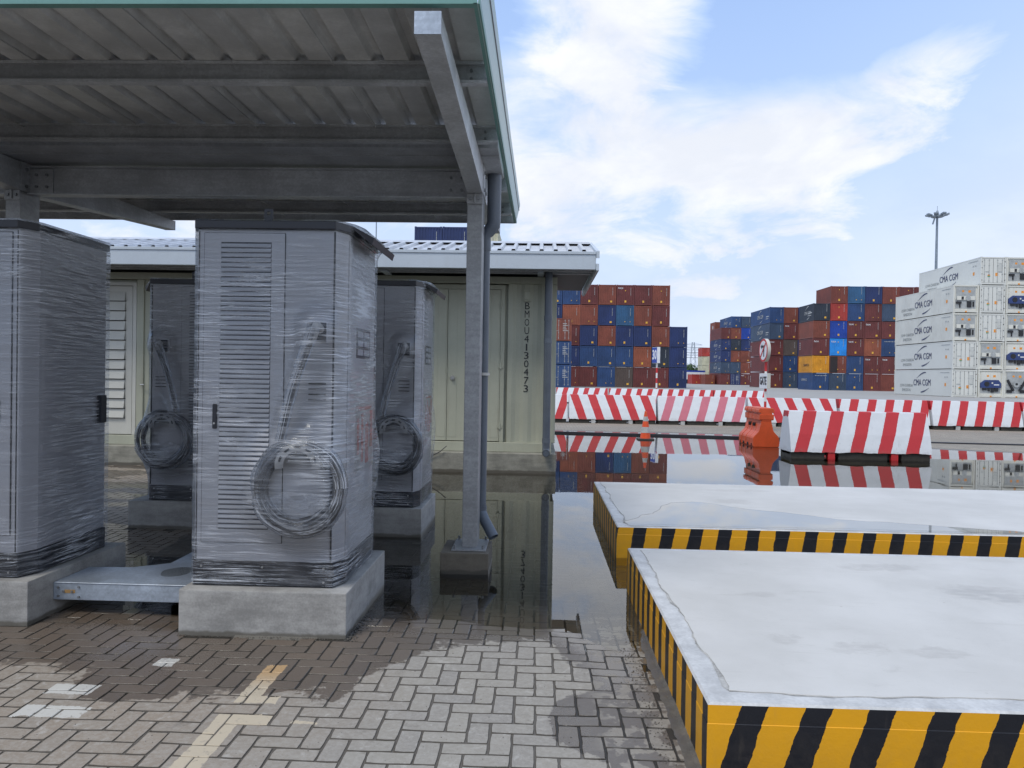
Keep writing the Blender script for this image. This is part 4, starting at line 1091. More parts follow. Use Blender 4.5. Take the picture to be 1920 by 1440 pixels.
def downpipe():
    r = thing('downpipe', 'dark grey plastic downpipe running down beside the canopy column', 'downpipe', (-.45, 6.64, .2)); X = -.482
    def bld(mb, name, mat, **kw): mb.xf(lambda x, y, z: (x+.45, y-6.64, z-.2)); return mb.build(name, mat, r, **kw)
    m = MB(); m.tube([(-.412, 6.64, 3.335), (-.412, 6.64, 2.93), (-.416, 6.64, 2.90), (-.430, 6.64, 2.875), (-.462, 6.64, 2.835), (X, 6.64, 2.80), (X, 6.64, 2.70)],
                     [.060, .060, .060, .058, .053, .048, .046], 20); bld(m, 'upper_pipe', 'pvc', smooth=True)
    m = MB(); m.tube([(X, 6.64, 2.73), (X, 6.64, .45)], .042, 18); bld(m, 'lower_pipe', 'pvc', smooth=True)
    m = MB(); m.tube([(X, 6.64, 2.68), (X, 6.64, 2.77)], .048, 18); bld(m, 'coupling', 'pvc', smooth=True)
    m = MB(); m.tube([(X, 6.64, .47), (X, 6.64, .42), (X+.012, 6.62, .39), (X+.03, 6.60, .36)], .049, 18); bld(m, 'elbow', 'pvc', smooth=True)
    m = MB(); m.tube([(X+.022, 6.60, .375), (-.362, 6.52, .225)], .045, 18, cap=False); m.tube([(-.362, 6.52, .225), (X+.022, 6.60, .375)], .040, 18, cap=False); bld(m, 'outlet', 'pvc', smooth=True, recalc=False)
    m = MB(); m.box(X-.05, X+.05, 6.575, 6.59, 1.60, 1.625); m.box(X-.05, X+.055, 6.59, 6.69, 1.604, 1.621); bld(m, 'pipe_clip', 'chrome')
downpipe()

# ------------------------------------------------------------------ substation: container building with gable roof
def corr_wall(x0, x1, z0, z1, yf, depth=.030, pitch=.278, ph=None):
    m = MB(); prof = []; x = x0
    x = x0 if ph is None else ph
    while x < x1-1e-6:
        for (dx, dy) in ((0, 0), (.075, 0), (.139, 1), (.214, 1)):
            xx = x+dx
            if x0 <= xx <= x1: prof.append((xx, yf+dy*depth))
        x += pitch
    prof.append((x1, yf))
    vs = [(p[0], p[1], z0) for p in prof]+[(p[0], p[1], z1) for p in prof]; n = len(prof)
    m.add(vs, [(k, k+1, n+k+1, n+k) for k in range(n-1)]); return m
SUBX0 = -11.9
def substation():
    r = thing('substation_building', 'pale olive container building with double doors, louvred door and lettering', 'building', (.28, 12.87, 0))
    def bld(mb, name, mat, **kw): mb.xf(lambda x, y, z: (x-.28, y-12.87, z)); return mb.build(name, mat, r, **kw)
    m = MB(); m.box(SUBX0-.1, .30, 12.62, 15.55, -.1, .325); bld(m, 'plinth', 'sub_concrete', bevel=.01)
    m = MB(); m.box(SUBX0, .22, 12.84, 15.4, .326, .485); bld(m, 'base_rail', 'sub_wall', bevel=.006)
    m = MB(); m.box(SUBX0, .28, 12.86, 15.35, 3.14, 3.26); bld(m, 'top_rail', 'sub_wall', bevel=.006)
    for x in (.12, -2.62, -6.86, SUBX0):
        w = .16 if x > 0 else .12
        m = MB(); m.box(x, x+w, 12.862, 12.99, .487, 3.138); bld(m, 'corner_post', 'sub_wall', bevel=.006)
    for (a, b) in ((-.58, .118), (-6.738, -2.622), (SUBX0+.12, -7.95)):
        bld(corr_wall(a, b, .487, 3.138, 12.872 if a > -1 else 12.895, ph=-.8105 if a > -1 else None), 'wall', 'sub_wall', recalc=False)
    m = MB(); m.box(SUBX0, .27, 12.935, 15.3, .49, 3.13); bld(m, 'core', 'sub_wall')
    # double door
    m = MB(); m.box(-2.50, -.585, 12.868, 12.93, 3.045, 3.12); m.box(-.655, -.585, 12.868, 12.93, .489, 3.045); m.box(-2.50, -2.43, 12.868, 12.93, .489, 3.045); bld(m, 'door_frame', 'sub_wall', bevel=.004)
    for (a, b) in ((-2.425, -1.548), (-1.540, -.660)):
        d = MB(); d.box(a, b, 12.872, 12.925, .50, 3.04); d.box(a+.02, a+.16, 12.868, 12.872, .56, 2.98); d.box(b-.16, b-.02, 12.868, 12.872, .56, 2.98)
        do = bld(d, 'door', 'sub_door', bevel=.003)
    m = MB(); m.tube([(-1.45, 12.868, 1.55), (-1.45, 12.835, 1.55)], [.045, .030], 16); m.tube([(-1.45, 12.835, 1.55), (-1.45, 12.80, 1.55)], .018, 12); bld(m, 'door_knob', 'chrome', smooth=True)
    m = MB(); m.box(-1.552, -1.538, 12.86, 12.871, 1.62, 1.72); bld(m, 'latch', 'sub_wall')
    for z in (.75, 1.76, 2.78):
        m = MB(); m.tube([(-.648, 12.864, z-.05), (-.648, 12.864, z+.05)], .016, 8); m.box(-.69, -.60, 12.860, 12.868, z-.03, z+.03); bld(m, 'hinge', 'sub_wall')
    # louvred door on the left
    m = MB(); m.box(-7.83, -6.865, 12.864, 12.93, 3.03, 3.09); m.box(-6.93, -6.865, 12.864, 12.93, .49, 3.03); m.box(-7.90, -7.83, 12.864, 12.93, .49, 3.09); bld(m, 'door_frame', 'cream', bevel=.004)
    m = MB(); m.box(-7.82, -6.94, 12.875, 12.925, .50, 3.02); bld(m, 'louvred_door', 'cream')
    for k in range(13):
        z = .78+k*.166
        m = MB(); m.add([(-7.72, 12.872, z+.155), (-7.06, 12.872, z+.155), (-7.06, 12.835, z), (-7.72, 12.835, z), (-7.06, 12.873, z), (-7.72, 12.873, z)], [(0, 1, 2, 3), (3, 2, 4, 5)]); bld(m, 'louvre', 'cream', recalc=False)
        m = MB(); m.box(-7.74, -7.05, 12.868, 12.8745, z-.014, z+.001); bld(m, 'louvre_gap', 'gap')
    m = MB(); m.tube([(-6.76, 12.86, 1.35), (-6.76, 12.82, 1.35), (-6.70, 12.82, 1.35)], .012, 8); bld(m, 'door_handle', 'chrome')
    # lamp and lettering
    m = MB(); m.box(-.285, -.155, 12.835, 12.894, 2.85, 3.04); m.box(-.265, -.185, 12.815, 12.835, 2.875, 3.015); bld(m, 'wall_lamp', 'sub_wall', bevel=.008)
    for k, ch in enumerate('BMOU4130473'):
        me = text_mesh(ch, .17, .078 if ch != '1' else .024, .004, .0)
        o = put_text(me, 'black', r, (-.216-.28, 12.868-12.87+.024 if False else -.004, 2.77-k*.1385), ROT_FRONT, 'lettering')
    # roof
    xe = .85; x0 = SUBX0-.5
    yf, yr, yb = 12.05, 13.82, 15.65; ze, zr = 3.545, 3.965
    th = .0
    for (ya, za, yb_, zb, nm) in ((yf, ze, yr, zr, 0), (yb, ze, yr, zr, 1)):
        nsh = 12
        for s in range(nsh):
            xa = xe-s*(xe-x0)/nsh; w = (xe-x0)/nsh; prof = []; nr = 5; p = w/nr
            for k in range(nr): prof += [(xa-k*p, 0), (xa-k*p-p*.62, 0), (xa-k*p-p*.70, .045), (xa-k*p-p*.92, .045)]
            prof.append((xa-w, 0)); vs = []
            for (x, z) in prof: vs += [(x, ya, za+z), (x, yb_, zb+z)]
            fs = [(2*k, 2*k+1, 2*k+3, 2*k+2) for k in range(len(prof)-1)]
            if nm == 0: fs = [tuple(reversed(f)) for f in fs]
            m = MB(); m.add(vs, fs); bld(m, 'roof_sheet', 'roofmetal', recalc=False)
    m = MB(); a = .30
    vs = [(xe+.01, yr-a, zr-a*.27+.05), (xe+.01, yr, zr+.055), (xe+.01, yr+a, zr-a*.27+.05), (x0, yr-a, zr-a*.27+.05), (x0, yr, zr+.055), (x0, yr+a, zr-a*.27+.05)]
    m.add(vs, [(0, 1, 4, 3), (1, 2, 5, 4)]); m.add([(p[0], p[1], p[2]-.006) for p in vs], [(3, 4, 1, 0), (4, 5, 2, 1)]); bld(m, 'ridge_cap', 'roofmetal', recalc=False)
    m = MB(); m.box(x0, xe, yf-.10, yf-.09, 3.275, 3.50); m.box(x0, xe, yf-.115, yf+.02, 3.50, 3.545); m.box(x0, xe, yf-.10, yf, 3.268, 3.275); bld(m, 'eave_fascia', 'offwhite', bevel=.003)
    m = MB(); m.prism([(yf-.08, 3.275), (yb+.08, 3.275), (yb+.08, 3.50), (yr, zr+.02), (yf-.08, 3.50)], 'x', xe-.008, xe+.004); bld(m, 'gable_board', 'offwhite')
    m = MB(); m.box(xe+.005, xe+.05, yf-.115, yb+.1, 3.25, 3.36)
    m.xf(lambda x, y, z: (x, y, z)); bld(m, 'verge_trim', 'offwhite', bevel=.003)
    m = MB(); m.prism([(yf-.115, 3.44), (yr, 3.94), (yr, 4.01), (yf-.115, 3.55)], 'x', xe+.005, xe+.055); m.prism([(yb+.1, 3.44), (yb+.1, 3.55), (yr, 4.01), (yr, 3.94)], 'x', xe+.005, xe+.055); bld(m, 'gable_trim', 'offwhite')
    # dark soffit deck with ribs
    m = MB(); k = 0; x = x0+.1
    while x < xe-.1:
        m.box(x, x+.12, yf-.085, 12.85, 3.325, 3.345); x += .2
    m.box(x0, xe-.02, yf-.085, 15.6, 3.346, 3.352); bld(m, 'soffit', 'soffit')
    m = MB(); m.box(x0, xe-.02, 12.35, 12.40, 3.285, 3.324); m.box(x0, xe-.02, 12.60, 12.64, 3.275, 3.324); bld(m, 'soffit_rail', 'galv_dark')
    for x in (-.05, -2.6, -5.2, -7.8):
        m = MB(); m.box(x, x+.10, 12.36, 12.86, 3.262, 3.284); bld(m, 'eave_bracket', 'offwhite')
    # right downpipe
    m = MB(); m.tube([(.135, 12.55, 3.30), (.135, 12.55, .45), (.135, 12.55, .40), (.135, 12.51, .365), (.135, 12.44, .355)], .062, 16, cap=False); m.tube([(.135, 12.44, .355), (.135, 12.5, .36)], .055, 16); bld(m, 'downpipe', 'pvc', smooth=True, recalc=False)
    for z in (2.18, .55, 2.55): m = MB(); m.tube([(.135, 12.55, z-.04), (.135, 12.55, z+.04)], .068, 16); bld(m, 'pipe_collar', 'pvc', smooth=True)
    # thin black cable hanging over the plinth
    m = MB(); m.tube([(-1.50, 12.60, .43), (-1.60, 12.58, .34), (-1.85, 12.60, .20), (-2.2, 12.60, .12)], .008, 6); bld(m, 'cable', 'rubber')
substation()

# ------------------------------------------------------------------ shipping containers
CM = {}
def container_mesh(L, H, typ):
    """origin at front left bottom; slot 0 takes the container's own colour"""
    key = (L, H, typ)
    if key in CM: return CM[key]
    Wc = 2.438; m = MB(); pw = .13
    for (x, y) in ((0, 0), (Wc-pw, 0), (0, L-pw), (Wc-pw, L-pw)): m.box(x, x+pw, y, y+pw, .11, H-.11)
    for (x, y) in ((0, 0), (Wc-.17, 0), (0, L-.17), (Wc-.17, L-.17)):
        for z in (0, H-.118): m.box(x-.003, x+.173, y-.003, y+.173, z, z+.118)
    for y in (0, L-.09):
        m.box(pw, Wc-pw, y+.01, y+.09, .04, .18 if typ != 'reefer' else .22); m.box(pw, Wc-pw, y+.01, y+.09, H-.16, H-.03)
    for x in (.01, Wc-.07): m.box(x, x+.06, .17, L-.17, .04, .18); m.box(x, x+.06, .17, L-.17, H-.12, H-.02)
    m.box(.07, Wc-.07, .09, L-.09, H-.07, H-.045)
    m.box(.07, Wc-.07, .2, L-.2, .09, .12)
    def strip(prof, fn):
        n = len(prof); vs = [fn(p, .15) for p in prof]+[fn(p, H-.1) for p in prof]; m.add(vs, [(k, k+1, n+k+1, n+k) for k in range(n-1)])
    def corr(a, b, pitch, d):
        n = max(1, round((b-a)/pitch)); p = (b-a)/n; out = []
        for k in range(n):
            x = a+k*p; out += [(x, 0), (x+p*.28, 0), (x+p*.5, d), (x+p*.78, d)]
        out.append((b, 0)); return out
    smoothside = typ in ('reefer', 'reeferdoor')
    if smoothside:
        for x in (.02, Wc-.02): strip([(.1, 0), (L-.1, 0)], lambda p, z, x=x: (x, p[0], z))
    else:
        strip(corr(.1, L-.1, .278, .036), lambda p, z: (.015+p[1], p[0], z)); strip(corr(.1, L-.1, .278, .036), lambda p, z: (Wc-.015-p[1], p[0], z))
    strip(corr(.1, Wc-.1, .25, .045), lambda p, z: (p[0], L-.02-p[1], z))
    if typ == 'end': strip(corr(.1, Wc-.1, .25, .045), lambda p, z: (p[0], .018+p[1], z))
    elif typ == 'door' or typ == 'reeferdoor':
        m.box(.13, Wc/2-.008, .03, .08, .17, H-.15); m.box(Wc/2+.008, Wc-.13, .03, .08, .17, H-.15)
    else: m.box(.13, Wc-.13, .10, .14, .2, H-.14)
    me = m.mesh('body', 'white', recalc=True); CM[key] = me; return me
PART = {}
def pmesh(name, fn, mat):
    if name not in PART:
        m = MB(); fn(m); PART[name] = m.mesh(name.split('#')[0], mat)
    return PART[name]
SERIAL = text_mesh
def rods(m, H):
    for x in (.36, .82, 1.62, 2.08):
        m.tube([(x, .012, .2), (x, .012, H-.17)], .02, 6)
        for z in (.35, 1.0, H-.9, H-.35): m.box(x-.06, x+.06, .008, .03, z, z+.06)
    for x in (.45, 1.70): m.box(x, x+.36, -.005, .012, 1.25, 1.29)
def hinges(m, H):
    for x in (.10, 2.30):
        for z in (.4, 1.0, 1.6, 2.2): m.box(x, x+.06, -.004, .03, z, z+.10)
def reefer_unit(o, H, kind, own):
    body = {'white': 'unitgrey', 'blue': 'unitblue', 'tri': 'unitgrey'}[kind]
    k = kind
    link('unit_panel', pmesh(f'unit_panel#{k}', lambda m: m.box(.30, 2.14, .05, .099, H*.47, H-.25), 'unitgrey' if k != 'blue' else 'whitebox'), o)
    link('machinery_recess', pmesh(f'machinery_recess#{k}', lambda m: m.box(.24, 2.2, .09, .0995, .42, H*.47), 'unitgrey'), o)
    if k == 'white':
        link('fan_housing', pmesh('fan_housing#w', lambda m: m.box(.36, 2.08, .0, .05, 1.25, 1.62), 'whitebox'), o)
        link('fan', pmesh('fan#w', lambda m: m.tube([(1.42, .0, 1.42), (1.42, -.03, 1.42)], .25, 14), 'unitgrey'), o)
        link('control_panel', pmesh('control_panel#w', lambda m: m.box(.78, 1.0, -.01, .0, 1.28, 1.58), 'black'), o)
        def comp(m):
            m.box(.30, .80, .0, .09, .88, 1.10); m.box(1.35, 1.75, .0, .09, .55, 1.12); m.box(1.9, 2.02, .01, .09, .6, 1.1); m.box(.62, .72, .02, .09, .5, .88)
        link('compressor', pmesh('compressor#w', comp, 'black'), o)
    elif k == 'blue':
        m = MB
        def hood(mm): mm.prism([(.22, .95), (2.2, .95), (2.2, 1.4), (1.95, 1.72), (.62, 1.72), (.22, 1.42)], 'y', -.02, .09)
        link('unit_hood', pmesh('unit_hood#b', hood, 'unitblue'), o)
        link('fan', pmesh('fan#b', lambda mm: mm.tube([(.82, -.021, 1.32), (.82, -.05, 1.32)], .24, 14), 'black'), o)
        def comp(mm):
            for (a, b, c, d) in ((.95, 1.15, .62, .95), (1.25, 1.55, .5, .93), (1.62, 1.95, .6, .95), (.45, .85, .7, .94)): mm.box(a, b, .0, .09, c, d)
        link('compressor', pmesh('compressor#b', comp, 'black'), o)
        link('unit_logo', pmesh('unit_logo#b', lambda mm: mm.box(1.5, 2.0, -.024, -.02, 1.2, 1.3), 'white'), o)
        link('control_panel', pmesh('control_panel#b', lambda mm: mm.box(1.28, 1.42, -.026, -.02, 1.35, 1.5), 'whitebox'), o)
    else:
        def tri(mm):
            for (a, b) in (((.35, 1.75), (.95, .7)), ((2.1, 1.75), (1.5, .7))):
                d = Vector((b[0]-a[0], 0, b[1]-a[1])); L = d.length; d.normalize()
                mm.obox(((a[0]+b[0])/2, .0, (a[1]+b[1])/2), d, Vector((0, 1, 0)), d.cross(Vector((0, 1, 0))), L/2, .05, .10)
        link('side_grille', pmesh('side_grille#t', tri, 'black'), o)
        link('fan', pmesh('fan#t', lambda mm: mm.tube([(1.22, .08, 1.35), (1.22, -.02, 1.35)], .32, 16), 'unitgrey'), o)
        link('fan_hub', pmesh('fan_hub#t', lambda mm: mm.tube([(1.22, -.02, 1.35), (1.22, -.04, 1.35)], .12, 12), 'black'), o)
        link('compressor', pmesh('compressor#t', lambda mm: (mm.box(.32, .82, .02, .09, .5, .78), mm.box(1.6, 2.1, .02, .09, .5, .78)), 'black'), o)
    link('warning_label', pmesh(f'warning_label#r{k}', lambda mm: (mm.box(.85, 1.05, .045, .05, 2.02, 2.2), mm.box(1.45, 1.7, .045, .05, 1.98, 2.2), mm.box(1.15, 1.32, .0, .009, .05, .19)), 'orange_label'), o)
TM = {}
def tmesh(body, size, width):
    k = (body, size, width)
    if k not in TM: TM[k] = text_mesh(body, size, width, .012, .0)
    return TM[k]
def swoosh(m, y0, y1, z0, z1, flip):
    """tapered curved stroke on a side wall (x = const)"""
    n = 8; top = []; bot = []
    for k in range(n+1):
        t = k/n; w = .16*math.sin(math.pi*min(1, t*.8+.12))*(t if not flip else 1-t)+.01
        y = y0+(y1-y0)*t; z = z0+(z1-z0)*(math.sin(t*math.pi/2) if not flip else 1-math.cos(t*math.pi/2))
        top.append((y, z+w)); bot.append((y, z-w*.2))
    vs = [(-.006, p[0], p[1]) for p in top]+[(-.006, p[0], p[1]) for p in bot]
    m.add(vs, [(k, k+1, n+2+k, n+1+k) for k in range(n)]); m.add([(.012, v[1], v[2]) for v in vs], [(n+1+k, n+2+k, k+1, k) for k in range(n)])
NCOL = {'maroon': 'maroon', 'rust': 'rust red', 'orange rust': 'orange rust', 'red': 'bright red', 'navy': 'navy blue', 'blue': 'mid blue', 'teal blue': 'teal blue', 'slate blue': 'slate blue',
        'dark slate': 'dark slate', 'bright blue': 'bright blue', 'sky blue': 'sky blue', 'grey brown': 'grey brown', 'yellow': 'yellow', 'black': 'black', 'cream': 'cream', 'brown': 'brown', 'white': 'white'}
crng = random.Random(11)
def container(x, y, z, L, H, typ, col, label, group, marks='', sidecol=None):
    o = thing('shipping_container', label, 'container', (x, y, z), 0, group)
    base = 'end' if typ in ('end', 'tex') else ('door' if typ == 'door' else ('reeferdoor' if typ == 'rdoor' else 'reefer'))
    b = link('body', container_mesh(L, H, base), o)
    mt = MAT['c_'+col] if col != 'white' else MAT['whitebox' if base == 'reefer' else 'whiteside']
    b.material_slots[0].link = 'OBJECT'; b.material_slots[0].material = mt
    if base == 'end':
        j = crng.random()
        if 'n' not in marks:
            q = int(j*4)
            fn = [lambda m: m.box(1.10, 1.34, .0, .012, .36, .66), lambda m: (m.box(1.15, 1.27, .0, .012, .50, .62), m.box(1.9, 2.0, .0, .012, .5, .6)),
                  lambda m: (m.box(1.10, 1.34, .0, .012, .36, .66), m.box(1.15, 1.28, .0, .012, 1.95, 2.08)), lambda m: (m.box(1.62, 1.9, .0, .012, .34, .6),)][q]
            link('warning_label', pmesh(f'warning_label#{q}', fn, 'yellow'), o)
        def ser(m):
            for k in range(11): m.box(1.93, 1.985, .0, .010, 2.35-k*.095-(.05 if k > 3 else 0), 2.42-k*.095-(.05 if k > 3 else 0))
        link('serial_marking', pmesh('serial_marking', ser, 'conewhite'), o)
    if typ == 'tex': put_text(tmesh('tex', .46, .72), 'white', o, (.55, .004, H-.45), ROT_FRONT)
    if base in ('door', 'reeferdoor'):
        link('lock_rod', pmesh(f'lock_rod#{base}{H}', lambda m: rods(m, H), 'conewhite' if base == 'door' else 'unitgrey'), o)
        if base == 'reeferdoor':
            link('hinge', pmesh(f'hinge#{H}', lambda m: hinges(m, H), 'black'), o)
            def seal(m):
                m.box(.13, 2.31, .026, .0295, .17, .20); m.box(.13, 2.31, .026, .0295, H-.18, H-.15); m.box(1.205, 1.233, .024, .0295, .17, H-.15); m.box(.13, .155, .026, .0295, .2, H-.18); m.box(2.285, 2.31, .026, .0295, .2, H-.18)
            link('door_seal', pmesh(f'door_seal#{H}', seal, 'black'), o)
            link('warning_label', pmesh('warning_label#rd', lambda m: (m.box(.68, .92, .016, .029, .86, .98), m.box(1.42, 1.68, .016, .029, .86, 1.16)), 'orange_label'), o)
            link('green_sticker', pmesh('green_sticker', lambda m: m.box(.68, .92, .016, .029, .76, .85), 'green_label'), o)
            link('serial_marking', pmesh('serial_marking#rd', lambda m: [m.box(1.72+q*.12, 1.79+q*.12, .018, .029, 1.3+k*.13, 1.36+k*.13) for k in range(7) for q in range(3)], 'unitgrey'), o)
        else:
            link('serial_marking', pmesh('serial_marking#d', lambda m: [m.box(1.35, 1.95-.12*(k % 3), .018, .029, 1.25+k*.22, 1.33+k*.22) for k in range(5)], 'conewhite'), o)
    if typ in ('rwhite', 'rblue', 'rtri'): reefer_unit(o, H, {'rwhite': 'white', 'rblue': 'blue', 'rtri': 'tri'}[typ], o)
    if 'S' in marks:        # large logo on the long left side
        cen = L/2 if L > 8 else L*.45
        dk = col == 'white'; mt_ = 'navytext' if dk else 'conewhite'
        k = 1.0 if L > 8 else .75
        put_text(tmesh('CMA CGM', .95*k, 3.6*k), mt_, o, (-.003, cen-.2, H*.49), ROT_LEFT)
        def sw(m): swoosh(m, cen+1.0*k, cen-1.0*k, H*.66, H*.88, False); swoosh(m, cen+.0*k, cen-1.7*k, H*.12, H*.30, True)
        link('logo', pmesh(f'logo#{L}{H}{dk}', sw, mt_), o)
        if dk:
            put_text(tmesh('LOW-CARBON', .42, 2.9), 'unitgrey', o, (-.003, L-2.9, H*.38), ROT_LEFT)
            put_text(tmesh('EMISSION', .42, 1.9), 'unitgrey', o, (-.003, L-2.9, H*.20), ROT_LEFT)
            link('warning_label', pmesh(f'warning_label#s{L}', lambda m: m.box(-.006, .01, 1.1, 1.35, 1.05, 1.35), 'orange_label'), o)
            link('serial_marking', pmesh(f'serial_marking#s{L}', lambda m: (m.box(-.006, .01, .8, 1.0, 1.9, 2.0), m.box(-.006, .01, 1.2, 1.4, 1.9, 2.0), m.box(-.006, .01, .5, 2.2, 2.38, 2.43)), 'unitgrey'), o)
        else:
            link('small_print', pmesh(f'small_print#{L}', lambda m: (m.box(-.006, .012, .6, 2.2, 1.15, 1.3), m.box(-.006, .012, .9, 2.4, .8, .9)), 'conewhite'), o)
    if 'v' in marks:
        link('side_marking', pmesh(f'side_marking#{L}', lambda m: [m.box(-.006, .012, L-.75, L-.5, 1.9-k*.3, 2.1-k*.3) for k in range(4)], 'conewhite'), o)
    if 'Y' in marks: put_text(tmesh('DAMCO', .5, 2.2), 'black', o, (-.003, 2.6, H*.45), ROT_LEFT)
    if 'U' in marks:
        put_text(tmesh('UNIMACS', .5, 2.4), 'conewhite', o, (-.003, 3.4, H*.60), ROT_LEFT)
    if 'L' in marks: link('side_logo', pmesh(f'side_logo#{L}', lambda m: m.tube([(-.006, L*.45, H*.5), (.012, L*.45, H*.5)], .55, 12), 'conewhite'), o)
    if 'd' in marks: link('top_marking', pmesh('top_marking', lambda m: [m.box(.45+k*.22, .57+k*.22, .0, .012, H-.42, H-.32) for k in range(8)], 'conewhite'), o)
    if 'h' in marks: link('dark_half', pmesh(f'dark_half#{H}', lambda m: m.box(.08, 1.15, -.01, .06, .1, H-.1), 'c_black'), o)
    return o
ORD = ['first', 'second', 'third', 'fourth', 'fifth', 'sixth', 'seventh', 'eighth', 'ninth', 'tenth']
def stack(name, x0, y, z0, L, H, pitch, cols, group, fromright=False, dx=2.5):
    """cols: list of columns (left to right), each a list bottom -> top of (type, colour, marks) or None"""
    nrow = max(len(c) for c in cols); nc = len(cols)
    for ci, c in enumerate(cols):
        for ri, e in enumerate(c):
            if e is None: continue
            typ, col, mk = e
            row = 'bottom row' if ri == 0 else ('top row' if ri == nrow-1 else f'{ORD[ri]} row up')
            cc = f'{ORD[nc-1-ci]} from right' if fromright else f'{ORD[ci]} from left'
            kindw = {'rdoor': ' reefer container with doors', 'rwhite': ' reefer container with grey unit', 'rblue': ' reefer container with blue unit', 'rtri': ' reefer container with slanted grilles'}.get(typ, ' container')
            lab = f'{NCOL[col]}{kindw}, {cc}, {row}, {name}'
            container(x0+ci*dx+crng.uniform(-.02, .02), y+crng.uniform(-.04, .04), z0+ri*pitch, L, H, typ, col, lab, group, mk)
E = 'end'; T = 'tex'
def e(c, m=''): return (E, c, m)
def t(c, m=''): return (T, c, m)
# far left wall of containers (columns left to right)
stack('stack behind 30 sign', -1.85-2.5, 108, .27, 6.058, 2.84, 2.872, [
    [e('navy'), e('navy'), e('navy'), e('navy'), e('blue')],
    [e('maroon'), e('navy'), e('navy'), e('navy'), e('blue')],
    [e('maroon'), e('blue'), e('maroon'), e('navy'), e('blue')],
    [e('maroon'), e('navy'), e('maroon'), e('orange rust'), e('blue')],
    [e('maroon', ''), e('blue'), e('navy'), e('rust'), e('maroon')],
    [e('blue'), e('blue'), e('rust'), e('navy'), e('rust')],
    [e('grey brown'), e('blue'), e('navy'), e('teal blue'), t('maroon')],
    [e('maroon'), e('orange rust'), e('navy'), e('rust'), e('maroon')],
    [e('maroon'), e('dark slate'), e('rust'), e('maroon'), e('rust')],
    [e('navy'), e('navy'), e('navy')]], 'containers stacked behind the thirty sign', True)
stack('near stack beside olive building', 1.55-2.5, 96, .26, 6.058, 2.86, 2.90, [
    [('door', 'blue', ''), ('door', 'maroon', ''), ('door', 'rust', '')],
    [('door', 'blue', ''), ('door', 'blue', ''), ('door', 'rust', '')]], 'door ends stacked beside the olive building')
stack('stack left of white reefers', 40.30, 115, .23, 6.058, 2.55, 2.574, [
    [e('blue', 'Ud'), e('yellow', 'Y'), t('maroon', 'v'), e('rust'), e('dark slate', 'S')],
    [e('slate blue'), e('rust', 'h'), t('sky blue'), e('bright blue'), e('red'), e('brown')],
    [e('blue'), e('blue'), t('maroon'), t('maroon'), e('blue'), e('teal blue')],
    [e('maroon'), t('maroon'), e('orange rust'), t('maroon'), e('maroon'), e('navy')],
    [e('brown'), t('maroon'), e('blue', 'd'), e('maroon'), e('slate blue'), e('brown')],
    [e('blue'), e('maroon'), e('rust'), e('navy'), e('maroon'), e('maroon')],
    [e('rust'), e('navy'), e('maroon'), e('blue'), e('rust'), e('maroon')]], 'containers stacked left of the white reefers')
stack('stack behind gate sign', 40.45, 137, .26, 12.19, 2.83, 2.858, [
    [t('maroon', 'v'), e('maroon', 'v'), t('maroon', 'v'), e('slate blue', 'S'), e('blue', 'S')],
    [e('slate blue'), e('blue'), e('grey brown'), t('maroon'), e('rust')],
    [e('navy'), e('maroon'), e('navy'), e('rust'), e('navy')]], 'containers stacked behind the gate sign')
stack('farthest tall stack', 45.35, 194, .27, 12.19, 2.84, 2.865, [
    [e('maroon', 'v'), e('slate blue', 'S'), e('navy', 'S'), e('navy', 'S'), e('maroon')],
    [('door', 'navy', ''), e('slate blue'), e('rust'), e('dark slate'), e('rust'), e('blue', 'S')],
    [t('maroon'), e('rust'), e('rust'), e('navy'), e('bright blue'), e('slate blue')]], 'containers in the farthest tall stack')
stack('narrow stack at far corner', 48.3, 214, .27, 6.058, 2.84, 2.865, [
    [e('maroon'), e('red', 'v'), e('rust', 'L'), e('maroon'), e('red', 'v'), e('rust', 'L')]], 'containers in the narrow far stack')
stack('far cream and red stack', 52.0, 248, .27, 6.058, 2.84, 2.865, [
    [e('rust', 'n'), e('cream', 'n'), e('cream', 'n'), e('red', 'n')]], 'containers in the cream and red stack')
container(42.35, 197.5, .27, 6.058, 2.59, E, 'rust', 'single rust red container on the ground left of the farthest tall stack', 'single containers on the yard')
container(40.3, 204, .27, 6.058, 2.59, E, 'red', 'single bright red container on the ground at the far gap', 'single containers on the yard')
# white reefers on the right
stack('right stack', 40.45, 76.8, .26, 12.19, 2.735, 2.757, [
    [('rdoor', 'white', 'S'), ('rdoor', 'white', 'S'), ('rwhite', 'white', 'S'), ('rwhite', 'white', 'S')],
    [('rblue', 'white', ''), ('rwhite', 'white', ''), ('rdoor', 'white', ''), ('rdoor', 'white', ''), ('rdoor', 'white', 'S')],
    [('rtri', 'white', ''), ('rblue', 'white', ''), ('rwhite', 'white', ''), ('rblue', 'white', ''), ('rwhite', 'white', '')]], 'white reefers stacked on the right')
# two blue ones above the building roof
stack('stack behind olive roof', -11.27, 68, .25, 6.058, 2.87, 2.905, [
    [e('navy')]*5, [e('navy')]*5, [e('cream', 'n')]*5], 'containers behind the olive building roof')

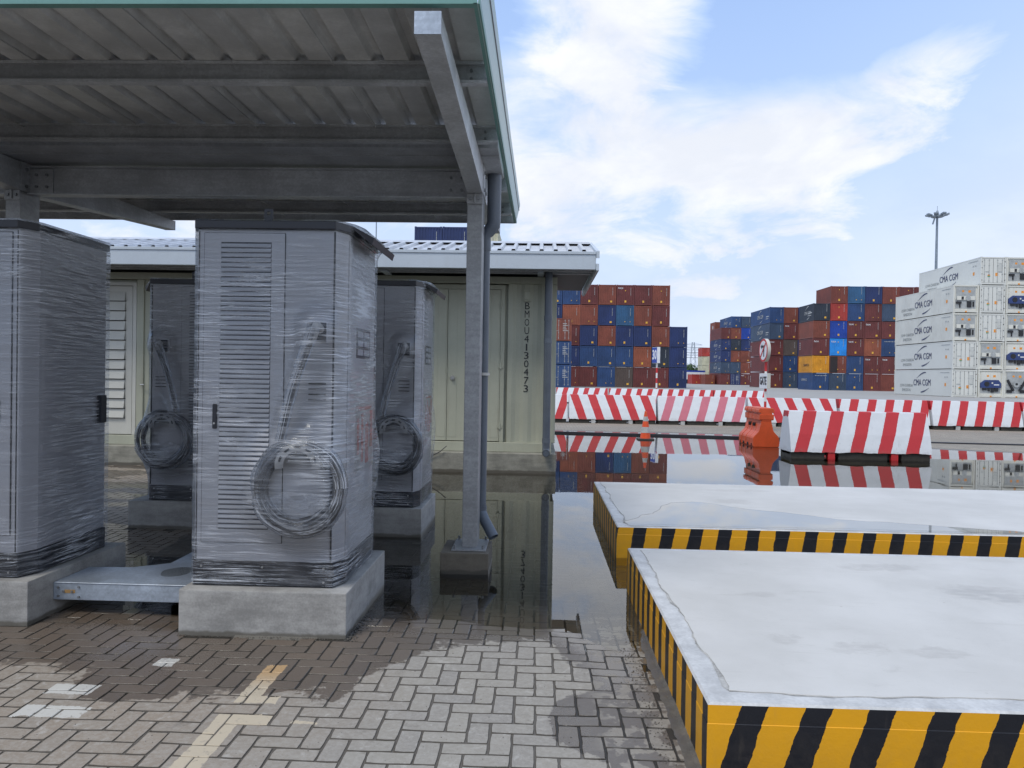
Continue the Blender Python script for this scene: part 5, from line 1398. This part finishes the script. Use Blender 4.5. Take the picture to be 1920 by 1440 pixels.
# ------------------------------------------------------------------ concrete barriers
def barrier(label, x, y, z, mat, L=2.98, group=None, rz=0., slim=False):
    r = thing('concrete_barrier', label, 'barrier', (x, y, z), rz, group)
    m = MB(); hb, k, H_ = .13, .50, .97
    prof = [(-.40, hb), (.40, hb), (.30, k), (.13, H_-.012), (.118, H_), (-.118, H_), (-.13, H_-.012), (-.30, k)]
    rnd = random.Random(label); n = 44; vs = []
    xs = [L*i/n for i in range(n+1)]
    for xx in xs:
        j = .022*max(0, mn.noise(Vector((xx*3, y, x)))+.1)+.010*mn.noise(Vector((xx*11, y, x)))
        for q, p in enumerate(prof): vs.append((xx, p[0], p[1]+(j if q < 2 else 0)))
    c = len(prof); fs = [(i*c+a, (i+1)*c+a, (i+1)*c+(a+1) % c, i*c+(a+1) % c) for i in range(n) for a in range(c)]
    fs += [tuple(range(c)), tuple(range(n*c+c-1, n*c-1, -1))]
    m.add(vs, fs); m.build('painted_body', mat, r)
    m = MB(); segs = [(0.02, .70), (.98, 1.98), (2.26, L-.02)]
    for (a, b) in segs: m.box(a, b, -.36, .36, -.03, .128)
    m.box(.02, L-.02, -.28, .28, .06, .127); m.build('foot', 'barrierbase', r, bevel=.012)
    for a in (.76, 2.04):
        m = MB(); m.box(a, a+.14, -.385, -.30, -.02, .125); m.build('lifting_block', 'conewhite' if mat != 'st_near' else 'red', r)
    return r
barrier('nearest red and white striped concrete barrier, standing alone in the water', 5.22, 16.42, .0, 'st_near', 2.86)
GB = 'barriers in the middle row'
names = [('leftmost visible barrier of the middle row, half hidden by the olive building', -2.02, 'st_l'), ('middle row barrier with bright red stripes leaning left, left of the traffic cone', 1.04, 'st_r'),
         ('middle row barrier with faded pink stripes behind the traffic cone', 4.09, 'st_p'), ('middle row barrier directly behind the orange plastic barrier', 7.17, 'st_r'),
         ('middle row barrier above and behind the nearest barrier', 10.27, 'st_l'), ('middle row barrier right of the nearest barrier', 13.33, 'st_l'), ('rightmost middle row barrier cut by the picture edge', 16.38, 'st_l')]
for i, (lb, x, mt) in enumerate(names): barrier(lb, x+.02, 26.85+.03*math.sin(i*2), .025, mt, 2.98, GB, .004*math.sin(i*3))
for i in range(5):
    lb = ['first back row barrier, half hidden by the olive building', 'second back row barrier from the left', 'third back row barrier from the left', 'fourth back row barrier from the left', 'last back row barrier, ending right of the gate sign pole'][i]
    barrier(lb, [-2.0, 1.02, 4.05, 7.02, 10.0][i], 44.4, ground_h(0, 44)-.02-.05, 'st_back', 2.93, 'barriers in the back row')

# drain strip across the yard
m = MB()
P1 = [(-11, 23.2), (.4, 21.78), (4.2, 21.35), (10.9, 20.42), (14, 20.2), (17.5, 20.1)]
for a, b in zip(P1[:-1], P1[1:]):
    m.add([(a[0], a[1], -.05), (b[0], b[1], -.05), (b[0], b[1]+.13, -.05), (a[0], a[1]+.13, -.05), (a[0], a[1], .052), (b[0], b[1], .052), (b[0], b[1]+.13, .052), (a[0], a[1]+.13, .052)],
          [(0, 1, 5, 4), (4, 5, 6, 7), (2, 3, 7, 6), (1, 2, 6, 5), (0, 4, 7, 3)])
tag(m.build('rubber_strip', 'rubber'), 'long black strip lying across the flooded yard in front of the barriers', 'strip')

# traffic cone
def cone():
    r = thing('traffic_cone', 'orange and grey banded traffic cone standing at the water edge', 'cone', (2.80, 20.15, .0))
    m = MB(); m.box(-.21, .21, -.21, .21, .0, .035); m.build('base', 'conebase', r, bevel=.012, bseg=2)
    R_ = lambda z: .145-.118*(z/.75)
    cuts = [(.035, .18, 'coneorange'), (.18, .33, 'conewhite'), (.33, .48, 'coneorange'), (.48, .60, 'conewhite'), (.60, .74, 'coneorange')]
    for (a, b, mt) in cuts:
        m = MB(); g_ = .003 if mt == 'conewhite' else 0
        m.lathe([(R_(a)+g_, a), (R_(b)+g_, b)], 0, 0, 24); m.build('sleeve' if mt == 'conewhite' else 'cone_body', mt, r, smooth=True)
cone()

# orange water filled plastic barrier, seen end on
def plastic_barrier():
    r = thing('plastic_barrier', 'orange plastic water filled barrier standing at the water edge, seen end on', 'barrier', (5.45, 18.55, 0))
    prof = lambda z: (.30 if z < .03 else .31 if z < .20 else .31-.15*sstep((z-.20)/.22) if z < .42 else .16-.045*sstep((z-.42)/.2) if z < .64 else .165 if z < .78 else .135 if z < .82 else .185)
    def sect(y0, y1, nm, w=1., zt=.93):
        zs = [0, .03, .10, .20, .24, .28, .32, .37, .42, .50, .60, .639, .64, .70, .779, .78, .819, .82, .88, .915, .93]
        zs = [z for z in zs if z <= zt]
        pts = [(prof(z)*w-(.02 if z > .91 else 0), z) for z in zs]
        poly = [(p[0], p[1]) for p in pts]+[(-p[0], p[1]) for p in reversed(pts)]
        m = MB(); m.prism(poly, 'y', y0, y1); m.build(nm, 'orangeplastic', r, bevel=.006)
    sect(.0, .30, 'end_module'); sect(.335, .66, 'middle_module', .97); sect(.695, 1.02, 'middle_module', .97); sect(1.05, 1.30, 'end_module')
    m = MB(); m.box(-.125, .125, .02, 1.28, .05, .88); m.box(-.27, .27, .02, 1.28, .02, .19); m.build('core', 'orangeplastic', r)
    for y in (.14, .48, .85, 1.15):
        m = MB(); m.tube([(-.32, y, .05), (-.30, y, .05)], .035, 10); m.build('drain_hole', 'gap', r)
    for y in (.48, .85):
        m = MB(); m.tube([(-.19, y, .52), (-.12, y, .52)], .045, 12); m.build('fork_hole', 'gap', r)
    m = MB(); m.box(-.10, .10, -.004, .0, .62, .645); m.box(-.17, .17, -.012, .0, .655, .775); m.build('end_recess', 'orangeplastic', r, bevel=.004)
plastic_barrier()

# ------------------------------------------------------------------ road signs
def gate_sign():
    r = thing('gate_sign', 'red and white pole with round no left turn sign above a white gate board', 'road sign', (7.0, 24.0, .01), math.radians(-86))
    m = MB(); m.tube([(0, 0, 0), (0, 0, 2.2)], .038, 12); m.build('pole', 'pole_rw', r, smooth=True)
    cz = 2.52-.01
    m = MB(); m.tube([(0, .01, cz), (0, -.09, cz)], .360, 40); m.build('disc_case', 'cream', r, smooth=True)
    m = MB(); m.tube([(0, -.091, cz), (0, -.096, cz)], .355, 40); m.build('red_ring', 'red', r)
    m = MB(); m.tube([(0, -.0965, cz), (0, -.099, cz)], .295, 40); m.build('sign_face', 'white', r)
    m = MB(); m.box(.03, .10, -.103, -.0995, cz-.20, cz+.10); m.box(-.10, .10, -.103, -.0995, cz+.08, cz+.15)
    m.add([(-.09, -.103, cz+.20), (-.22, -.103, cz+.115), (-.09, -.103, cz+.03), (-.09, -.0995, cz+.20), (-.22, -.0995, cz+.115), (-.09, -.0995, cz+.03)], [(0, 1, 2), (3, 5, 4), (0, 3, 4, 1), (1, 4, 5, 2), (2, 5, 3, 0)]); m.build('arrow', 'black', r)
    m = MB(); d = Vector((1, 0, -1)).normalized() if False else Vector((.7071, 0, .7071)); m.obox((0, -.106, cz), d, Vector((0, 1, 0)), d.cross(Vector((0, 1, 0))), .30, .002, .028); m.build('slash', 'red', r)
    m = MB(); m.box(-.33, .33, -.075, .03, 1.33, 1.80); m.build('board_case', 'cream', r, bevel=.004)
    m = MB(); m.box(-.325, .325, -.080, -.0755, 1.335, 1.795); m.build('gate_board', 'white', r)
    put_text(text_mesh('GATE', .34, .56, .006, .012), 'black', r, (0, -.083, 1.56), ROT_FRONT)
gate_sign()
def thirty_sign():
    y = 47.
    r = thing('speed_sign', 'red and white pole with blue board reading 30 in front of the containers', 'road sign', (7.15, y, ground_h(7, y)-.03), math.radians(-74))
    m = MB(); m.tube([(0, 0, 0), (0, 0, 2.65)], .055, 10); m.build('pole', 'pole_rw', r, smooth=True)
    m = MB(); m.box(-.36, .36, -.16, .04, 2.45, 3.42); m.build('sign_box', 'white', r, bevel=.01)
    m = MB(); m.box(-.345, .345, -.168, -.161, 2.465, 3.405); m.build('sign_face', 'blue', r)
    put_text(text_mesh('30', .80, .60, .008, .02), 'white', r, (0, -.172, 2.93), ROT_FRONT)
thirty_sign()

for o in list(COL.objects):
    if o.parent and o.name.split('.')[0] in ('serial_marking', 'warning_label', 'lock_rod', 'hinge', 'door_seal', 'compressor', 'side_grille', 'small_print', 'side_marking', 'top_marking', 'logo'): o['kind'] = 'stuff'
# ------------------------------------------------------------------ high mast, pylon, trees, trailer
def mast():
    r = thing('high_mast_light', 'tall tapered steel light mast with ring of floodlights behind the white reefers', 'light mast', (80.6, 160, .27))
    m = MB(); m.tube([(0, 0, 0), (0, 0, 36.2)], [.42, .20], 14); m.build('pole', 'mast', r, smooth=True)
    m = MB(); m.tube([(0, 0, 35.1), (0, 0, 35.4)], 1.1, 16); m.tube([(0, 0, 35.4), (0, 0, 36.5)], [.5, .15], 12); m.build('head_ring', 'mast', r)
    for k in range(8):
        a = k*math.pi/4+.2; d = Vector((math.cos(a), math.sin(a), 0)); s = d.cross(Vector((0, 0, 1)))
        m = MB(); m.obox(d*1.75+Vector((0, 0, 35.55)), (d+Vector((0, 0, .25))).normalized(), s, Vector((0, 0, 1)), .45, .38, .13); m.tube([d*.9+Vector((0, 0, 35.2)), d*1.6+Vector((0, 0, 35.4))], .07, 6); m.build('floodlight', 'mast', r)
    m = MB(); m.tube([(0, 0, 36.4), (0, 0, 37.4)], .04, 6); m.build('lightning_rod', 'mast', r)
    m = MB(); m.obox((-.85, -.3, 34.2), Vector((.3, 0, 1)).normalized(), Vector((0, 1, 0)), Vector((1, 0, -.3)).normalized(), .6, .12, .12); m.build('camera_bracket', 'mast', r)
mast()
def pylon():
    r = thing('power_pylon', 'faint distant lattice power pylon in the gap between the stacks', 'pylon', (119, 600, 0))
    m = MB(); z1 = 30
    for sx in (-1, 1):
        for sy in (-1, 1): m.tube([(3*sx, 3*sy, 0), (.8*sx, .8*sy, z1)], .18, 4)
    for k in range(8):
        z = k*z1/8; zz = (k+1)*z1/8; w = 3-2.2*z/z1; w2 = 3-2.2*zz/z1
        m.tube([(-w, -w, z), (w2, -w2, zz)], .1, 4); m.tube([(w, -w, z), (-w2, -w2, zz)], .1, 4)
    m.build('tower', 'mast', r)
    for z in (20, 24, 28):
        m = MB(); m.tube([(-7, 0, z), (7, 0, z)], .2, 4); m.tube([(-7, 0, z), (0, 0, z+1.6), (7, 0, z)], .12, 4); m.build('cross_arm', 'mast', r)
    for k, (x, z) in enumerate([(-7, 20), (7, 20), (-7, 24), (7, 24), (-7, 28), (7, 28)]):
        m = MB(); pts = [(x+(q-.5)*260, -60+q*120, z-9*(1-(2*q-1)**2)*0-8*abs(0)+6*((2*q-1)**2)-2) for q in [i/12 for i in range(13)]]; m.tube(pts, .10, 4); m.build('power_line', 'black', r)
pylon()
def tree(x, y, h, seed, lb):
    r = thing('leafy_tree', lb, 'tree', (x, y, .2), 0, 'far trees in the gap'); rnd = random.Random(seed)
    m = MB(); m.tube([(0, 0, 0), (.1, 0, h*.35), (0, .1, h*.7)], [.3, .22, .1], 7)
    for k in range(5): a = rnd.uniform(0, 6.28); m.tube([(0, 0, h*.35), (math.cos(a)*h*.25, math.sin(a)*h*.25, h*.65)], [.14, .05], 5)
    m.build('trunk', 'bark', r)
    m = MB(); cl = [(rnd.gauss(0, h*.24), rnd.gauss(0, h*.2), h*.58+rnd.gauss(0, h*.13), rnd.uniform(.10, .2)*h) for _ in range(16)]
    for (cx, cy, cz, cr) in cl:
        for _ in range(130):
            d = Vector((rnd.gauss(0, 1), rnd.gauss(0, 1), rnd.gauss(0, 1))).normalized()*cr*rnd.uniform(.5, 1.05)
            c = Vector((cx, cy, cz))+d; u = Vector((rnd.gauss(0, 1), rnd.gauss(0, 1), rnd.gauss(0, 1))).normalized(); v = u.orthogonal().normalized(); s = rnd.uniform(.2, .42)
            m.add([c-u*s, c+v*s*.6, c+u*s, c-v*s*.6], [(0, 1, 2, 3)])
    m.build('crown', 'foliage', r, recalc=False)
for k, (x, y, h, lb) in enumerate([(49.5, 262, 8.0, 'leftmost bushy green tree in the gap beside the blue containers'), (54.5, 270, 7.2, 'middle bushy green tree in the gap between container stacks'), (58.5, 266, 7.6, 'right bushy green tree behind the cream containers'), (46, 268, 7, 'bushy green tree mostly hidden behind the blue containers')]): tree(x, y, h, k, lb)
def trailer():
    r = thing('box_trailer', 'white box trailer with blue top band parked in the far gap', 'trailer', (40.2, 218, .25))
    m = MB(); m.box(0, 6.5, 0, 2.5, 1.2, 3.6); m.build('box', 'white', r, bevel=.03)
    m = MB(); m.box(.9, 6.5, -.02, 2.5, 3.3, 3.75); m.build('top_band', 'blue', r)
    m = MB(); m.box(-1.6, -.3, .1, 2.4, .8, 3.2); m.build('cab', 'white', r, bevel=.1)
    m = MB(); m.box(-1.0, 6.2, .4, 2.1, .8, 1.19); m.build('chassis', 'black', r)
    for x in (-.9, 1.6, 4.6, 5.7):
        m = MB(); m.tube([(x, .05, .5), (x, .4, .5)], .5, 16); m.build('wheel', 'black', r)
trailer()
def antenna():
    r = thing('roof_antenna', 'thin antenna rod standing behind the olive building roof ridge', 'antenna', (-3.0, 13.9, 4.0))
    m = MB(); m.tube([(0, 0, 0), (0, 0, .62)], .012, 6); m.build('rod', 'mast', r)
    m = MB(); m.box(-.03, .05, -.02, .02, .45, .52); m.build('fitting', 'mast', r)
antenna()
